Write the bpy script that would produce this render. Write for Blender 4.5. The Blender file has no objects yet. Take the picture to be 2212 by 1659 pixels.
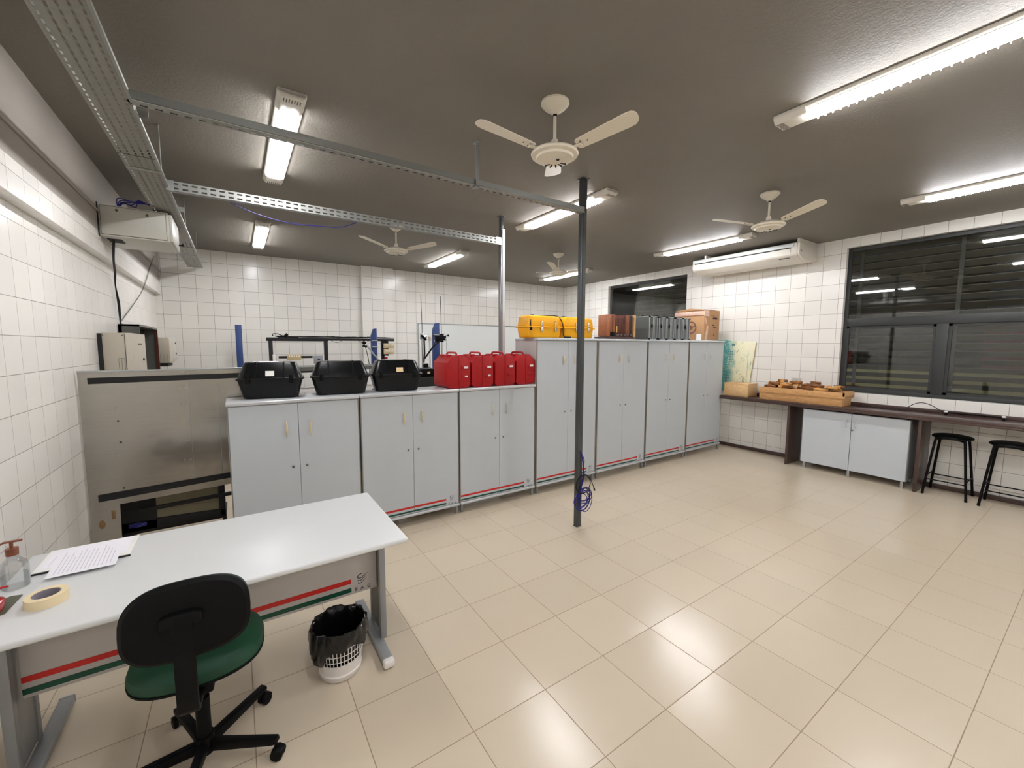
import bpy, bmesh, math, random
from mathutils import Vector, Matrix, Euler
random.seed(11)
S = bpy.context.scene
C = S.collection
R = math.radians
PI = math.pi

# ---------------------------------------------------------------- camera, world, exposure
FPX = 886.4
YAW, PITCH, ROLL = 0.5908, 0.0928, 0.0025
cd = bpy.data.cameras.new('camera'); cam = bpy.data.objects.new('camera', cd); C.objects.link(cam)
cd.sensor_fit = 'HORIZONTAL'; cd.sensor_width = 36.0; cd.lens = FPX/2212*36.0
cd.clip_start = 0.05; cd.clip_end = 100
_f = Vector((math.sin(YAW)*math.cos(PITCH), math.cos(YAW)*math.cos(PITCH), -math.sin(PITCH)))
_r = Vector((math.cos(YAW), -math.sin(YAW), 0)); _u = _r.cross(_f)
_R = _r*math.cos(ROLL)+_u*math.sin(ROLL); _U = -_r*math.sin(ROLL)+_u*math.cos(ROLL)
cam.matrix_world = Matrix(((_R.x, _U.x, -_f.x, 0), (_R.y, _U.y, -_f.y, 0), (_R.z, _U.z, -_f.z, 1.785), (0, 0, 0, 1)))
S.camera = cam
w = bpy.data.worlds.new('night'); S.world = w; w.use_nodes = True
w.node_tree.nodes['Background'].inputs[0].default_value = (0.010, 0.011, 0.014, 1)
w.node_tree.nodes['Background'].inputs[1].default_value = 1.0
S.view_settings.view_transform = 'Standard'; S.view_settings.look = 'None'
S.view_settings.exposure = 1.05; S.view_settings.gamma = 1.0
S.view_settings.use_curve_mapping = False
TUBE_W = 58.0          # emission of the fluorescent tubes

# ---------------------------------------------------------------- materials
def lin(c):
    return tuple((v/255/12.92) if v/255 <= 0.04045 else ((v/255+0.055)/1.055)**2.4 for v in c)
class NT:
    def __init__(s, name):
        s.m = bpy.data.materials.new(name); s.m.use_nodes = True
        s.t = s.m.node_tree; s.b = s.t.nodes['Principled BSDF']; s.out = s.t.nodes['Material Output']
    def n(s, typ, **kw):
        x = s.t.nodes.new(typ)
        for k, v in kw.items(): setattr(x, k, v)
        return x
    def l(s, a, b): s.t.links.new(a, b)
    def math(s, op, a, b=None, clamp=False):
        x = s.n('ShaderNodeMath', operation=op, use_clamp=clamp)
        for i, v in enumerate((a, b)):
            if v is None: continue
            if isinstance(v, (int, float)): x.inputs[i].default_value = v
            else: s.l(v, x.inputs[i])
        return x.outputs[0]
    def mix(s, f, a, b):
        x = s.n('ShaderNodeMix', data_type='RGBA')
        for i, v in ((0, f), (6, a), (7, b)):
            if isinstance(v, (int, float)): x.inputs[i].default_value = v
            elif isinstance(v, tuple): x.inputs[i].default_value = (*v[:3], 1)
            else: s.l(v, x.inputs[i])
        return x.outputs[2]
    def pos(s):
        g = s.n('ShaderNodeNewGeometry'); x = s.n('ShaderNodeSeparateXYZ'); s.l(g.outputs['Position'], x.inputs[0])
        return g.outputs['Position'], x.outputs
    def noise(s, vec, scale, detail=3, rough=.5):
        x = s.n('ShaderNodeTexNoise'); x.inputs['Scale'].default_value = scale
        x.inputs['Detail'].default_value = detail; x.inputs['Roughness'].default_value = rough
        if vec is not None: s.l(vec, x.inputs['Vector'])
        return x.outputs['Fac']
    def bump(s, h, strength, dist=.002):
        x = s.n('ShaderNodeBump'); x.inputs['Strength'].default_value = strength; x.inputs['Distance'].default_value = dist
        s.l(h, x.inputs['Height']); s.l(x.outputs[0], s.b.inputs['Normal'])
def mat(name, col, rough=.5, metal=0., spec=.5, var=.06, scale=6., bump=0., bscale=200., coat=0., trans=0., ior=1.45, alpha=1.):
    t = NT(name); c = lin(col); b = t.b
    tc = t.n('ShaderNodeTexCoord')
    if var:
        f = t.noise(tc.outputs['Object'], scale, 4)
        t.l(t.mix(f, tuple(v*(1-var) for v in c), tuple(min(1, v*(1+var)) for v in c)), b.inputs['Base Color'])
    else: b.inputs['Base Color'].default_value = (*c, 1)
    b.inputs['Roughness'].default_value = rough; b.inputs['Metallic'].default_value = metal
    b.inputs['Specular IOR Level'].default_value = spec; b.inputs['Coat Weight'].default_value = coat
    b.inputs['Transmission Weight'].default_value = trans; b.inputs['IOR'].default_value = ior
    if alpha < 1: b.inputs['Alpha'].default_value = alpha
    if bump: t.bump(t.noise(tc.outputs['Object'], bscale, 3), bump)
    return t.m
def tile(name, ua, va, pu, pv, ou, ov, gw, col, grout, rough=.22, var=.05, extra=None, bump=.35, spec=.5, wave=.5, tilt=0):
    """square tiles: ua/va world axes (0,1,2), pitch, phase, grout half width"""
    t = NT(name); P, X = t.pos()
    u = t.math('DIVIDE', t.math('SUBTRACT', X[ua], ou), pu); v = t.math('DIVIDE', t.math('SUBTRACT', X[va], ov), pv)
    def edge(q, p):
        f = t.math('FRACT', q); m = t.math('MINIMUM', f, t.math('SUBTRACT', 1.0, f)); return t.math('MULTIPLY', m, p)
    d = t.math('MINIMUM', edge(u, pu), edge(v, pv))
    mr = t.n('ShaderNodeMapRange'); mr.inputs[1].default_value = gw*.6; mr.inputs[2].default_value = gw*1.5
    t.l(d, mr.inputs[0]); k = mr.outputs[0]
    cv = t.n('ShaderNodeCombineXYZ'); t.l(t.math('FLOOR', u), cv.inputs[0]); t.l(t.math('FLOOR', v), cv.inputs[1])
    wn = t.n('ShaderNodeTexWhiteNoise'); t.l(cv.outputs[0], wn.inputs[0])
    c = lin(col)
    base = t.mix(wn.outputs['Value'], tuple(x*(1-var) for x in c), tuple(min(1, x*(1+var*.5)) for x in c))
    n2 = t.noise(P, 3.0, 5, .6)
    base = t.mix(t.math('MULTIPLY', n2, .12), base, tuple(x*.8 for x in c))
    if extra: base = extra(t, P, base, c)
    g = lin(grout); gr = t.mix(t.noise(P, 9, 3), tuple(x*.75 for x in g), tuple(x*1.25 for x in g))
    t.l(t.mix(k, gr, base), t.b.inputs['Base Color'])
    rr = t.n('ShaderNodeMapRange'); rr.inputs[3].default_value = .75; rr.inputs[4].default_value = rough; t.l(k, rr.inputs[0])
    rn = t.math('ADD', rr.outputs[0], t.math('MULTIPLY', t.math('SUBTRACT', t.noise(P, 5, 4), .5), .04))
    t.l(rn, t.b.inputs['Roughness']); t.b.inputs['Specular IOR Level'].default_value = spec
    # every tile sits a touch out of true, plus the sunk joint
    if tilt:
        # every tile is laid a touch out of level
        g2 = t.n('ShaderNodeNewGeometry'); a1 = t.n('ShaderNodeVectorMath', operation='SUBTRACT'); t.l(wn.outputs['Color'], a1.inputs[0]); a1.inputs[1].default_value = (.5, .5, .5)
        a2 = t.n('ShaderNodeVectorMath', operation='SCALE'); t.l(a1.outputs[0], a2.inputs[0]); a2.inputs['Scale'].default_value = tilt
        a3 = t.n('ShaderNodeVectorMath', operation='ADD'); t.l(a2.outputs[0], a3.inputs[0]); t.l(g2.outputs['Normal'], a3.inputs[1])
        a4 = t.n('ShaderNodeVectorMath', operation='NORMALIZE'); t.l(a3.outputs[0], a4.inputs[0])
    t.bump(k if wave == 0 else t.math('ADD', k, t.math('MULTIPLY', t.noise(P, 7, 2), wave)), bump, .0015)
    if tilt:
        bn = [x for x in t.t.nodes if x.type == 'BUMP'][0]; t.l(a4.outputs[0], bn.inputs['Normal'])
    return t.m
WT = (231, 228, 221); GR = (128, 122, 115)
ZP = 1.834
M = {}
M['floor'] = tile('floor_porcelain', 0, 1, .4225, .4225, .8306, 3.661, .0021, (205, 191, 169), (146, 126, 104), rough=.215, var=.04, bump=.2, wave=0, tilt=.055)
M['tile_left'] = tile('wall_tile_left', 1, 2, .2125, .2125, 3.24, ZP, .0017, WT, GR)
M['tile_right'] = tile('wall_tile_right', 1, 2, .2126, .2135, 2.392, ZP, .0019, WT, GR)
M['tile_back'] = tile('wall_tile_back', 0, 2, .2145, .2145, -.4836, ZP, .0020, WT, GR)
M['tile_back_r'] = tile('wall_tile_back_right', 0, 2, .2145, .2145, 2.7748, ZP, .0020, WT, GR)
M['tile_pillar'] = tile('wall_tile_pillar', 0, 2, .2145, .2145, 2.274, ZP, .0020, WT, GR)
M['tile_pillar_s'] = tile('wall_tile_pillar_side', 1, 2, .2145, .2145, 8.2, ZP, .0020, WT, GR)
def ceil_mat():
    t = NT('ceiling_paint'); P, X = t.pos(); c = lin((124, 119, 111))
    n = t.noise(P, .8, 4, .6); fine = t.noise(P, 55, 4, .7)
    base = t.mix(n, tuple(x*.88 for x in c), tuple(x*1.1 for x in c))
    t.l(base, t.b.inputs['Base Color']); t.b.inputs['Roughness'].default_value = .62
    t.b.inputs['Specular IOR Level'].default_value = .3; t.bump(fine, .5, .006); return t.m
M['ceiling'] = ceil_mat()
M['paint_white'] = mat('white_wall_paint', (222, 219, 212), .6, bump=.1)
M['shaded_plaster'] = mat('beam_plaster_shaded', (146, 139, 131), .6, var=.03, scale=2, bump=.15)  # darkened: the dim light near the ceiling is put into this colour
M['cab'] = mat('grey_laminate', (193, 199, 204), .38, var=.02, bump=.04, bscale=700)
M['cabside'] = mat('grey_laminate_side', (190, 188, 186), .45, var=.03)
M['rail'] = mat('silver_edge_strip', (196, 198, 200), .35, metal=.25, var=.03)
M['alu'] = mat('grey_painted_steel', (150, 152, 153), .4, metal=.4, var=.04)
M['beige_edge'] = mat('beige_edge_tape', (150, 145, 136), .5)
M['dark'] = mat('dark_gap', (34, 33, 32), .7)
M['handle'] = mat('ivory_plastic', (205, 190, 158), .35, var=.15, scale=30)
M['handle_grey'] = mat('grey_plastic', (186, 186, 182), .35)
M['lock'] = mat('lock_nickel', (120, 118, 114), .3, metal=.9)
M['red_tape'] = mat('red_tape', (196, 32, 26), .4, var=.04)
M['green_tape'] = mat('green_tape', (14, 74, 54), .4, var=.04)
M['ink'] = mat('black_ink', (32, 28, 28), .5)
M['desk'] = mat('desk_laminate', (214, 215, 214), .33, var=.015, bump=.03, bscale=600)
M['desk_edge'] = mat('desk_edge', (190, 192, 193), .35, var=.02)
M['panel'] = mat('desk_panel_laminate', (190, 184, 180), .45, var=.03)
M['black'] = mat('black_plastic', (7, 7, 8), .5, spec=.16, var=.15, bump=.05)
M['black_gloss'] = mat('black_gloss_plastic', (8, 9, 11), .28, spec=.32, var=.15, bump=.04, bscale=60)
M['black_matte'] = mat('black_matte_paint', (16, 16, 17), .6, var=.15)
M['green_fabric'] = mat('green_vinyl', (12, 62, 40), .5, var=.15, scale=14, bump=.3, bscale=500)
M['bag'] = mat('black_bin_bag', (12, 12, 13), .2, var=.1, bump=.0)
M['white_plastic'] = mat('white_plastic', (226, 221, 216), .4, var=.03)
M['cream'] = mat('cream_enamel', (222, 214, 196), .35, var=.04)
M['fixture'] = mat('fixture_enamel', (222, 218, 208), .4, var=.02)
M['redcase'] = mat('red_case_plastic', (158, 14, 20), .45, spec=.35, var=.07, bump=.1, bscale=350)
M['yellow'] = mat('yellow_case_plastic', (238, 172, 12), .38, var=.07, bump=.06, bscale=250)
M['grey_case'] = mat('grey_case_panel', (84, 89, 88), .45, var=.06)
M['alu_trim'] = mat('aluminium_trim', (176, 180, 180), .3, metal=.8, var=.05)
M['chrome'] = mat('chrome', (214, 214, 212), .18, metal=1., var=.03)
M['blue'] = mat('blue_enamel', (40, 62, 112), .45, var=.06)
M['blue_cable'] = mat('blue_network_cable', (34, 32, 118), .45, var=.1)
M['black_cable'] = mat('black_cable', (18, 18, 20), .5)
M['grey_cable'] = mat('grey_cable', (120, 118, 112), .5)
M['post'] = mat('grey_steel_post', (72, 75, 76), .38, metal=.3, var=.06)
M['post_light'] = mat('grey_steel_cover', (128, 127, 128), .3, metal=.5, var=.05)
M['beige_metal'] = mat('beige_electrical_enamel', (186, 178, 162), .45, var=.04)
M['greywhite'] = mat('grey_white_enamel', (196, 194, 184), .4, var=.04)
M['dark_metal'] = mat('dark_grey_metal', (92, 92, 86), .5, var=.08)
M['window_frame'] = mat('anthracite_window_frame', (44, 46, 45), .5, var=.06)
M['slat'] = mat('brown_grey_louver', (138, 130, 118), .55, var=.12, scale=3)
M['label'] = mat('white_label', (236, 234, 228), .5, var=.02)
M['label_o'] = mat('cream_orange_label', (232, 204, 160), .5, var=.25, scale=60)
M['tape'] = mat('masking_tape', (228, 210, 170), .7, var=.06, scale=20, bump=.2)
M['core'] = mat('tape_core', (132, 126, 134), .7, var=.1)
M['paper'] = mat('printer_paper', (238, 236, 242), .7, var=.01)
M['print'] = mat('grey_print', (204, 201, 212), .7)
M['print_pink'] = mat('pink_print', (222, 204, 214), .7)
M['amber'] = mat('amber_pump', (118, 66, 44), .3, var=.1)
M['redglossy'] = mat('red_gloss', (150, 12, 18), .2, var=.1, coat=.4)
M['olive'] = mat('olive_plastic', (84, 84, 66), .45)
M['whiteboard'] = mat('whiteboard_face', (226, 229, 227), .25, var=.02)
M['socket'] = mat('outlet_plastic', (196, 190, 184), .4)
def glass(name, col=(1, 1, 1), rough=0.02, k=1.6):
    t = NT(name); tr = t.n('ShaderNodeBsdfTransparent'); tr.inputs[0].default_value = (*col, 1)
    gl = t.n('ShaderNodeBsdfGlossy'); gl.inputs['Roughness'].default_value = rough
    fr = t.n('ShaderNodeFresnel'); fr.inputs[0].default_value = 1.55
    mx = t.n('ShaderNodeMixShader'); t.l(t.math('MULTIPLY', fr.outputs[0], k, True), mx.inputs[0]); t.l(tr.outputs[0], mx.inputs[1]); t.l(gl.outputs[0], mx.inputs[2])
    t.l(mx.outputs[0], t.out.inputs['Surface']); return t.m
M['glass'] = glass('window_glass', (.8, .82, .8))
M['clear'] = glass('clear_plastic', (.95, .96, .965), .08, .5)
def emis(name, col, st):
    t = NT(name); e = t.n('ShaderNodeEmission'); e.inputs[0].default_value = (*col, 1); e.inputs[1].default_value = st
    t.l(e.outputs[0], t.out.inputs['Surface']); return t.m
M['tube'] = emis('fluorescent_tube', (1.0, 1.0, 1.04), TUBE_W)
def steel(name, col, rough, streak=0, band=.03):
    t = NT(name); tc = t.n('ShaderNodeTexCoord'); mp = t.n('ShaderNodeMapping'); t.l(tc.outputs['Object'], mp.inputs[0])
    mp.inputs['Scale'].default_value = (1, 1, 60) if streak == 0 else (60, 60, 1)
    n = t.noise(mp.outputs[0], 3, 4, .6); c = lin(col)
    t.l(t.mix(n, tuple(x*.86 for x in c), tuple(min(1, x*1.1) for x in c)), t.b.inputs['Base Color'])
    t.b.inputs['Metallic'].default_value = .92
    r = t.math('ADD', rough, t.math('MULTIPLY', t.math('SUBTRACT', n, .5), .12)); t.l(r, t.b.inputs['Roughness'])
    big = t.noise(tc.outputs['Object'], 2.2, 2); t.bump(big, .5, band); return t.m
M['stainless'] = steel('brushed_stainless', (172, 168, 161), .2, 0, .02)
M['galv'] = steel('galvanised_steel', (158, 160, 156), .42, 1, .001)
def slotted(name, ua, va, pu, pv, fu, fv, ou=0., ov=0., col=(150, 150, 144), stagger=False):
    """perforated sheet: real see-through slots, long along ua"""
    t = NT(name); P, X = t.pos(); c = lin(col)
    v = t.math('DIVIDE', t.math('SUBTRACT', X[va], ov), pv)
    u = t.math('DIVIDE', t.math('SUBTRACT', X[ua], ou), pu)
    if stagger: u = t.math('ADD', u, t.math('MULTIPLY', t.math('MODULO', t.math('FLOOR', v), 2.0), .5))
    def band(q, f): return t.math('LESS_THAN', t.math('ABSOLUTE', t.math('SUBTRACT', t.math('FRACT', q), .5)), f/2)
    hole = t.math('MULTIPLY', band(u, fu), band(v, fv))
    n = t.noise(P, 22, 4, .6)
    t.l(t.mix(n, tuple(x*.8 for x in c), tuple(x*1.15 for x in c)), t.b.inputs['Base Color'])
    t.b.inputs['Metallic'].default_value = .55; t.b.inputs['Roughness'].default_value = .45
    t.l(t.math('SUBTRACT', 1.0, hole), t.b.inputs['Alpha']); return t.m
M['tray_bottom'] = slotted('perforated_tray_bottom', 1, 0, .05, .036, .6, .27, 0, -.561, stagger=True, col=(138, 136, 128))
M['tray_side'] = slotted('perforated_tray_side', 1, 2, .05, .05, .5, .2, 0, 3.0)
M['tray2_bottom'] = slotted('crossing_tray_bottom', 0, 1, .06, .05, .5, .32, 0, 2.872)
M['tray3_side'] = slotted('far_tray_side', 0, 2,   .06, .036, .6, .36, 0, 2.988, col=(140, 142, 139))
M['tray3_bottom'] = slotted('far_tray_bottom', 0, 1, .05, .05, .5, .2, 0, 4.25, col=(150, 152, 149))
def granite():
    t = NT('brown_granite'); P, X = t.pos()
    a = t.noise(P, 60, 5, .7); b = t.n('ShaderNodeTexVoronoi'); b.inputs['Scale'].default_value = 140; t.l(P, b.inputs['Vector'])
    c = t.mix(a, lin((62, 42, 36)), lin((104, 80, 72)))
    c = t.mix(t.math('MULTIPLY', b.outputs['Distance'], .8, True), c, lin((40, 28, 26)))
    t.l(c, t.b.inputs['Base Color']); t.b.inputs['Roughness'].default_value = .28; return t.m
M['granite'] = granite()
def wood(name, c1, c2, axis=1, scale=5, rough=.5, dist=3):
    t = NT(name); tc = t.n('ShaderNodeTexCoord'); mp = t.n('ShaderNodeMapping'); t.l(tc.outputs['Object'], mp.inputs[0])
    sc = [scale*3]*3; sc[axis] = scale*.45; mp.inputs['Scale'].default_value = sc
    n = t.n('ShaderNodeTexNoise'); n.inputs['Scale'].default_value = 1.6; n.inputs['Detail'].default_value = 5; n.inputs['Distortion'].default_value = dist*.3
    t.l(mp.outputs[0], n.inputs['Vector'])
    s = t.math('SINE', t.math('MULTIPLY', n.outputs['Fac'], 30)); s = t.math('MULTIPLY', t.math('ADD', s, 1), .5)
    t.l(t.mix(t.math('MULTIPLY', s, .75), lin(c1), lin(c2)), t.b.inputs['Base Color']); t.b.inputs['Roughness'].default_value = rough
    t.bump(s, .1, .001); return t.m
M['pine'] = wood('pine_wood', (204, 158, 104), (182, 132, 80), 1)
M['pine2'] = wood('pale_pine_wood', (214, 178, 128), (198, 158, 108), 1)
M['redwood'] = wood('varnished_red_wood', (104, 46, 28), (66, 26, 18), 2, 6, .3)
M['brownwood'] = wood('varnished_brown_wood', (150, 92, 58), (112, 62, 38), 2, 6, .3)
M['darkwood'] = wood('dark_wood', (66, 42, 36), (42, 26, 22), 2, 6, .35)
M['palewood'] = wood('pale_wood', (214, 168, 108), (190, 140, 84), 2, 6, .5)
M['chip_a'] = wood('rough_wood_brown', (168, 110, 58), (112, 66, 30), 0, 12, .8)
M['chip_b'] = wood('rough_wood_pale', (226, 178, 108), (186, 128, 66), 0, 12, .8)
M['chip_c'] = wood('rough_wood_dark', (140, 90, 50), (88, 54, 30), 0, 12, .85)
M['card'] = mat('brown_cardboard', (172, 132, 94), .8, var=.06, scale=3, bump=.1)
M['card_print'] = mat('cardboard_print', (104, 72, 62), .7)
M['packtape'] = mat('packing_tape', (206, 172, 154), .18, var=.3, scale=18, coat=.4)
def poster_mat():
    t = NT('printed_plan_board'); P, X = t.pos()
    y, z = X[1], X[2]
    mr = t.n('ShaderNodeMapRange'); mr.inputs[1].default_value = 3.72; mr.inputs[2].default_value = 4.0; t.l(t.math('ADD', y, t.math('MULTIPLY', t.noise(P, 7, 4, .7), .35)), mr.inputs[0])
    mr.inputs[1].default_value = 3.98; mr.inputs[2].default_value = 4.12
    c = t.mix(mr.outputs[0], lin((226, 222, 190)), lin((84, 158, 156)))
    d = t.noise(P, 26, 3, .8); k = t.math('GREATER_THAN', d, .60)
    k = t.math('MULTIPLY', k, mr.outputs[0]); c = t.mix(k, c, lin((206, 226, 214)))
    u = t.noise(P, 11, 2, .5); c = t.mix(t.math('MULTIPLY', t.math('GREATER_THAN', u, .58), .28), c, lin((150, 190, 160)))
    t.l(c, t.b.inputs['Base Color']); t.b.inputs['Roughness'].default_value = .4; return t.m
M['poster'] = poster_mat()

# ---------------------------------------------------------------- mesh helpers
class MB:
    def __init__(s): s.bm = bmesh.new()
    def _merge(s, b, mtx=None):
        if mtx is not None: bmesh.ops.transform(b, matrix=mtx, verts=b.verts)
        me = bpy.data.meshes.new('t'); b.to_mesh(me); b.free(); s.bm.from_mesh(me); bpy.data.meshes.remove(me); return s
    def box(s, x0, x1, y0, y1, z0, z1, bev=0, seg=2, mtx=None):
        b = bmesh.new(); bmesh.ops.create_cube(b, size=1)
        for v in b.verts: v.co = Vector(((x0+x1)/2+v.co.x*(x1-x0), (y0+y1)/2+v.co.y*(y1-y0), (z0+z1)/2+v.co.z*(z1-z0)))
        if bev: bmesh.ops.bevel(b, geom=b.edges[:], offset=bev, segments=seg, profile=.5, affect='EDGES', clamp_overlap=True)
        return s._merge(b, mtx)
    def prism(s, pts, axis, a, b_, bev=0, seg=2, mtx=None):
        b = bmesh.new(); f = {'x': lambda u, v, t: (t, u, v), 'y': lambda u, v, t: (u, t, v), 'z': lambda u, v, t: (u, v, t)}[axis]
        A = [b.verts.new(f(u, v, a)) for u, v in pts]; B = [b.verts.new(f(u, v, b_)) for u, v in pts]
        b.faces.new(A); b.faces.new(list(reversed(B))); n = len(pts)
        for i in range(n): b.faces.new((A[i], B[i], B[(i+1) % n], A[(i+1) % n]))
        bmesh.ops.recalc_face_normals(b, faces=b.faces[:])
        if bev: bmesh.ops.bevel(b, geom=b.edges[:], offset=bev, segments=seg, profile=.5, affect='EDGES', clamp_overlap=True)
        return s._merge(b, mtx)
    def tube(s, pts, r, n=8, closed=False, mtx=None):
        b = bmesh.new(); P = [Vector(p) for p in pts]; N = len(P); rr = r if isinstance(r, (list, tuple)) else [r]*N
        rings = []; up = None
        for i, p in enumerate(P):
            d = (P[(i+1) % N]-P[i-1]) if closed else (P[min(i+1, N-1)]-P[max(i-1, 0)])
            d = d.normalized() if d.length > 1e-9 else Vector((0, 0, 1))
            if up is None: up = Vector((0, 0, 1)) if abs(d.z) < .9 else Vector((1, 0, 0))
            sd = d.cross(up); sd = sd.normalized() if sd.length > 1e-6 else d.orthogonal().normalized(); up = sd.cross(d)
            rings.append([b.verts.new(p+(sd*math.cos(2*PI*k/n)+up*math.sin(2*PI*k/n))*rr[i]) for k in range(n)])
        for i in range(N if closed else N-1):
            a, c = rings[i], rings[(i+1) % N]
            for k in range(n): b.faces.new((a[k], a[(k+1) % n], c[(k+1) % n], c[k]))
        if not closed: b.faces.new(rings[0][::-1]); b.faces.new(rings[-1])
        bmesh.ops.recalc_face_normals(b, faces=b.faces[:])
        return s._merge(b, mtx)
    def cyl(s, p0, p1, r, r1=None, n=20, mtx=None): return s.tube([p0, p1], [r, r if r1 is None else r1], n, False, mtx)
    def lathe(s, prof, c=(0, 0, 0), n=32, mtx=None, closed=False, sx=1, sy=1):
        b = bmesh.new(); rings = []
        for r, z in prof:
            if r < 1e-6: rings.append([b.verts.new((c[0], c[1], c[2]+z))])
            else: rings.append([b.verts.new((c[0]+sx*r*math.cos(2*PI*k/n), c[1]+sy*r*math.sin(2*PI*k/n), c[2]+z)) for k in range(n)])
        prs = list(zip(rings, rings[1:])) + ([(rings[-1], rings[0])] if closed else [])
        for a, d in prs:
            for k in range(n):
                q = [a[k % len(a)], a[(k+1) % n % len(a)], d[(k+1) % n % len(d)], d[k % len(d)]]
                u = []
                for v in q:
                    if v not in u: u.append(v)
                if len(u) > 2: b.faces.new(u)
        bmesh.ops.recalc_face_normals(b, faces=b.faces[:])
        return s._merge(b, mtx)
    def quad(s, *p):
        s.bm.faces.new([s.bm.verts.new(q) for q in p]); return s
    def warp(s, f):
        for v in s.bm.verts: v.co = Vector(f(v.co))
        return s
def chain(o):
    m = Matrix.Identity(4)
    while o: m = o.matrix_basis @ m; o = o.parent
    return m
def obj(name, mb, m, parent=None, world=False, smooth=True):
    me = bpy.data.meshes.new(name)
    if world and parent: bmesh.ops.transform(mb.bm, matrix=chain(parent).inverted(), verts=mb.bm.verts)
    mb.bm.to_mesh(me); mb.bm.free(); me.materials.append(m)
    if smooth:
        me.polygons.foreach_set('use_smooth', [True]*len(me.polygons)); me.set_sharp_from_angle(angle=R(35))
    o = bpy.data.objects.new(name, me); C.objects.link(o); o.parent = parent; return o
def objs(name, mb, m, parent=None, world=False, smooth=True):
    """one object for every separate piece in the mesh"""
    bm = mb.bm; bm.verts.ensure_lookup_table(); seen = set(); isl = []
    for v in bm.verts:
        if v in seen: continue
        st = [v]; seen.add(v); cur = []
        while st:
            q = st.pop(); cur.append(q)
            for e in q.link_edges:
                w2 = e.other_vert(q)
                if w2 not in seen: seen.add(w2); st.append(w2)
        isl.append(cur)
    out = []
    for cur in isl:
        nb = MB(); mp = {v: nb.bm.verts.new(v.co) for v in cur}
        for f in {f for v in cur for f in v.link_faces}: nb.bm.faces.new([mp[v] for v in f.verts])
        out.append(obj(name, nb, m, parent, world, smooth))
    bm.free(); return out
def tag(o, label=None, cat=None, group=None, kind=None):
    for k, v in (('label', label), ('category', cat), ('group', group), ('kind', kind)):
        if v: o[k] = v
    return o
def thing(name, label, cat, loc=(0, 0, 0), rz=0, group=None):
    o = bpy.data.objects.new(name, None); C.objects.link(o); o.location = loc; o.rotation_euler = (0, 0, rz); o.empty_display_size = .1
    return tag(o, label, cat, group)
def solo(name, mb, m, label, cat, group=None, smooth=True):
    vs = [v.co for v in mb.bm.verts]
    lo = Vector((min(v.x for v in vs), min(v.y for v in vs), min(v.z for v in vs))); hi = Vector((max(v.x for v in vs), max(v.y for v in vs), 0))
    c = Vector(((lo.x+hi.x)/2, (lo.y+hi.y)/2, lo.z))
    for v in mb.bm.verts: v.co -= c
    o = obj(name, mb, m, None, False, smooth); o.location = c; return tag(o, label, cat, group)
def struct(name, mb, m, parent=None, smooth=False):
    o = obj(name, mb, m, parent, False, smooth)
    if parent is None: o['kind'] = 'structure'
    return o
def kids(o): return [x for x in C.objects if x.parent == o]
def dup(o, parent=None, **kw):
    c = o.copy(); C.objects.link(c); c.parent = parent
    for ch in kids(o): dup(ch, c)
    for k, v in kw.items():
        if k == 'loc': c.location = v
        elif k == 'rz': c.rotation_euler = (0, 0, v)
        else: c[k] = v
    return c
def smoothpath(pts, n=8):
    P = [Vector(p) for p in pts]; out = []
    for i in range(len(P)-1):
        p0, p1, p2, p3 = P[max(i-1, 0)], P[i], P[i+1], P[min(i+2, len(P)-1)]
        for k in range(n):
            t = k/n; out.append(.5*((2*p1)+(p2-p0)*t+(2*p0-5*p1+4*p2-p3)*t*t+(3*p1-p0-3*p2+p3)*t**3))
    out.append(P[-1]); return out
def text_mesh(txt, size, depth=.0006):
    cu = bpy.data.curves.new('lettering', 'FONT'); cu.body = txt; cu.size = size; cu.extrude = depth; cu.align_x = 'CENTER'; cu.space_character = 1.35
    o = bpy.data.objects.new('tmp', cu); C.objects.link(o); bpy.context.view_layer.update()
    me = bpy.data.meshes.new_from_object(o.evaluated_get(bpy.context.evaluated_depsgraph_get())); bpy.data.objects.remove(o)
    return me

# ---------------------------------------------------------------- room shell
X0, X1, Y0, Y1, H = -1.0, 7.32, -3.8, 8.42, 3.319
struct('floor', MB().box(X0-.2, X1+.12, Y0-.1, Y1+.1, -.1, 0), M['floor'])
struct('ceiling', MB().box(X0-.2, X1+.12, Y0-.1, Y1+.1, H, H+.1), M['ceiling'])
struct('wall_left', MB().box(X0-.1, X0, Y0, Y1, 0, H), M['tile_left'])
# tiled beam running along the top of the left wall
struct('trim_1', MB().box(X0, -.925, Y0, Y1, 2.565, 2.757), M['tile_left'])
struct('trim_5', MB().box(X0, -.925, Y0, Y1, 2.757, H), M['shaded_plaster'])  # its dark colour also holds the shadow below the moulding
struct('trim_2', MB().box(-.925, -.913, Y0, Y1, 2.915, 2.93, .004), M['shaded_plaster'])
struct('wall_back', MB().box(X0-.1, 2.08, Y1, Y1+.1, 0, H), M['tile_back'])
struct('wall_back', MB().box(2.70, X1+.1, Y1, Y1+.1, 0, H), M['tile_back_r'])
p = MB().box(2.08, 2.70, 8.335, Y1+.1, 0, H); o = struct('wall_back', p, M['tile_pillar'])
o.data.materials.append(M['tile_pillar_s'])
for f in o.data.polygons:
    if abs(f.normal.x) > .5: f.material_index = 1
struct('wall_front', MB().box(X0-.1, X1+.1, Y0-.1, Y0, 0, H), M['paint_white'])
XW = X1+.16
W1 = (4.836, 6.87, 1.13, 3.175); W2 = (.28, 2.33, 1.13, 3.185)
wr = MB()
for a, b in ((Y0, W2[0]), (W2[1], W1[0]), (W1[1], Y1)): wr.box(X1, XW, a, b, 0, H)
for (a, b, lo, hi) in (W1, W2): wr.box(X1, XW, a, b, 0, lo); wr.box(X1, XW, a, b, hi, H)
struct('wall_right', wr, M['tile_right'])
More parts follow.
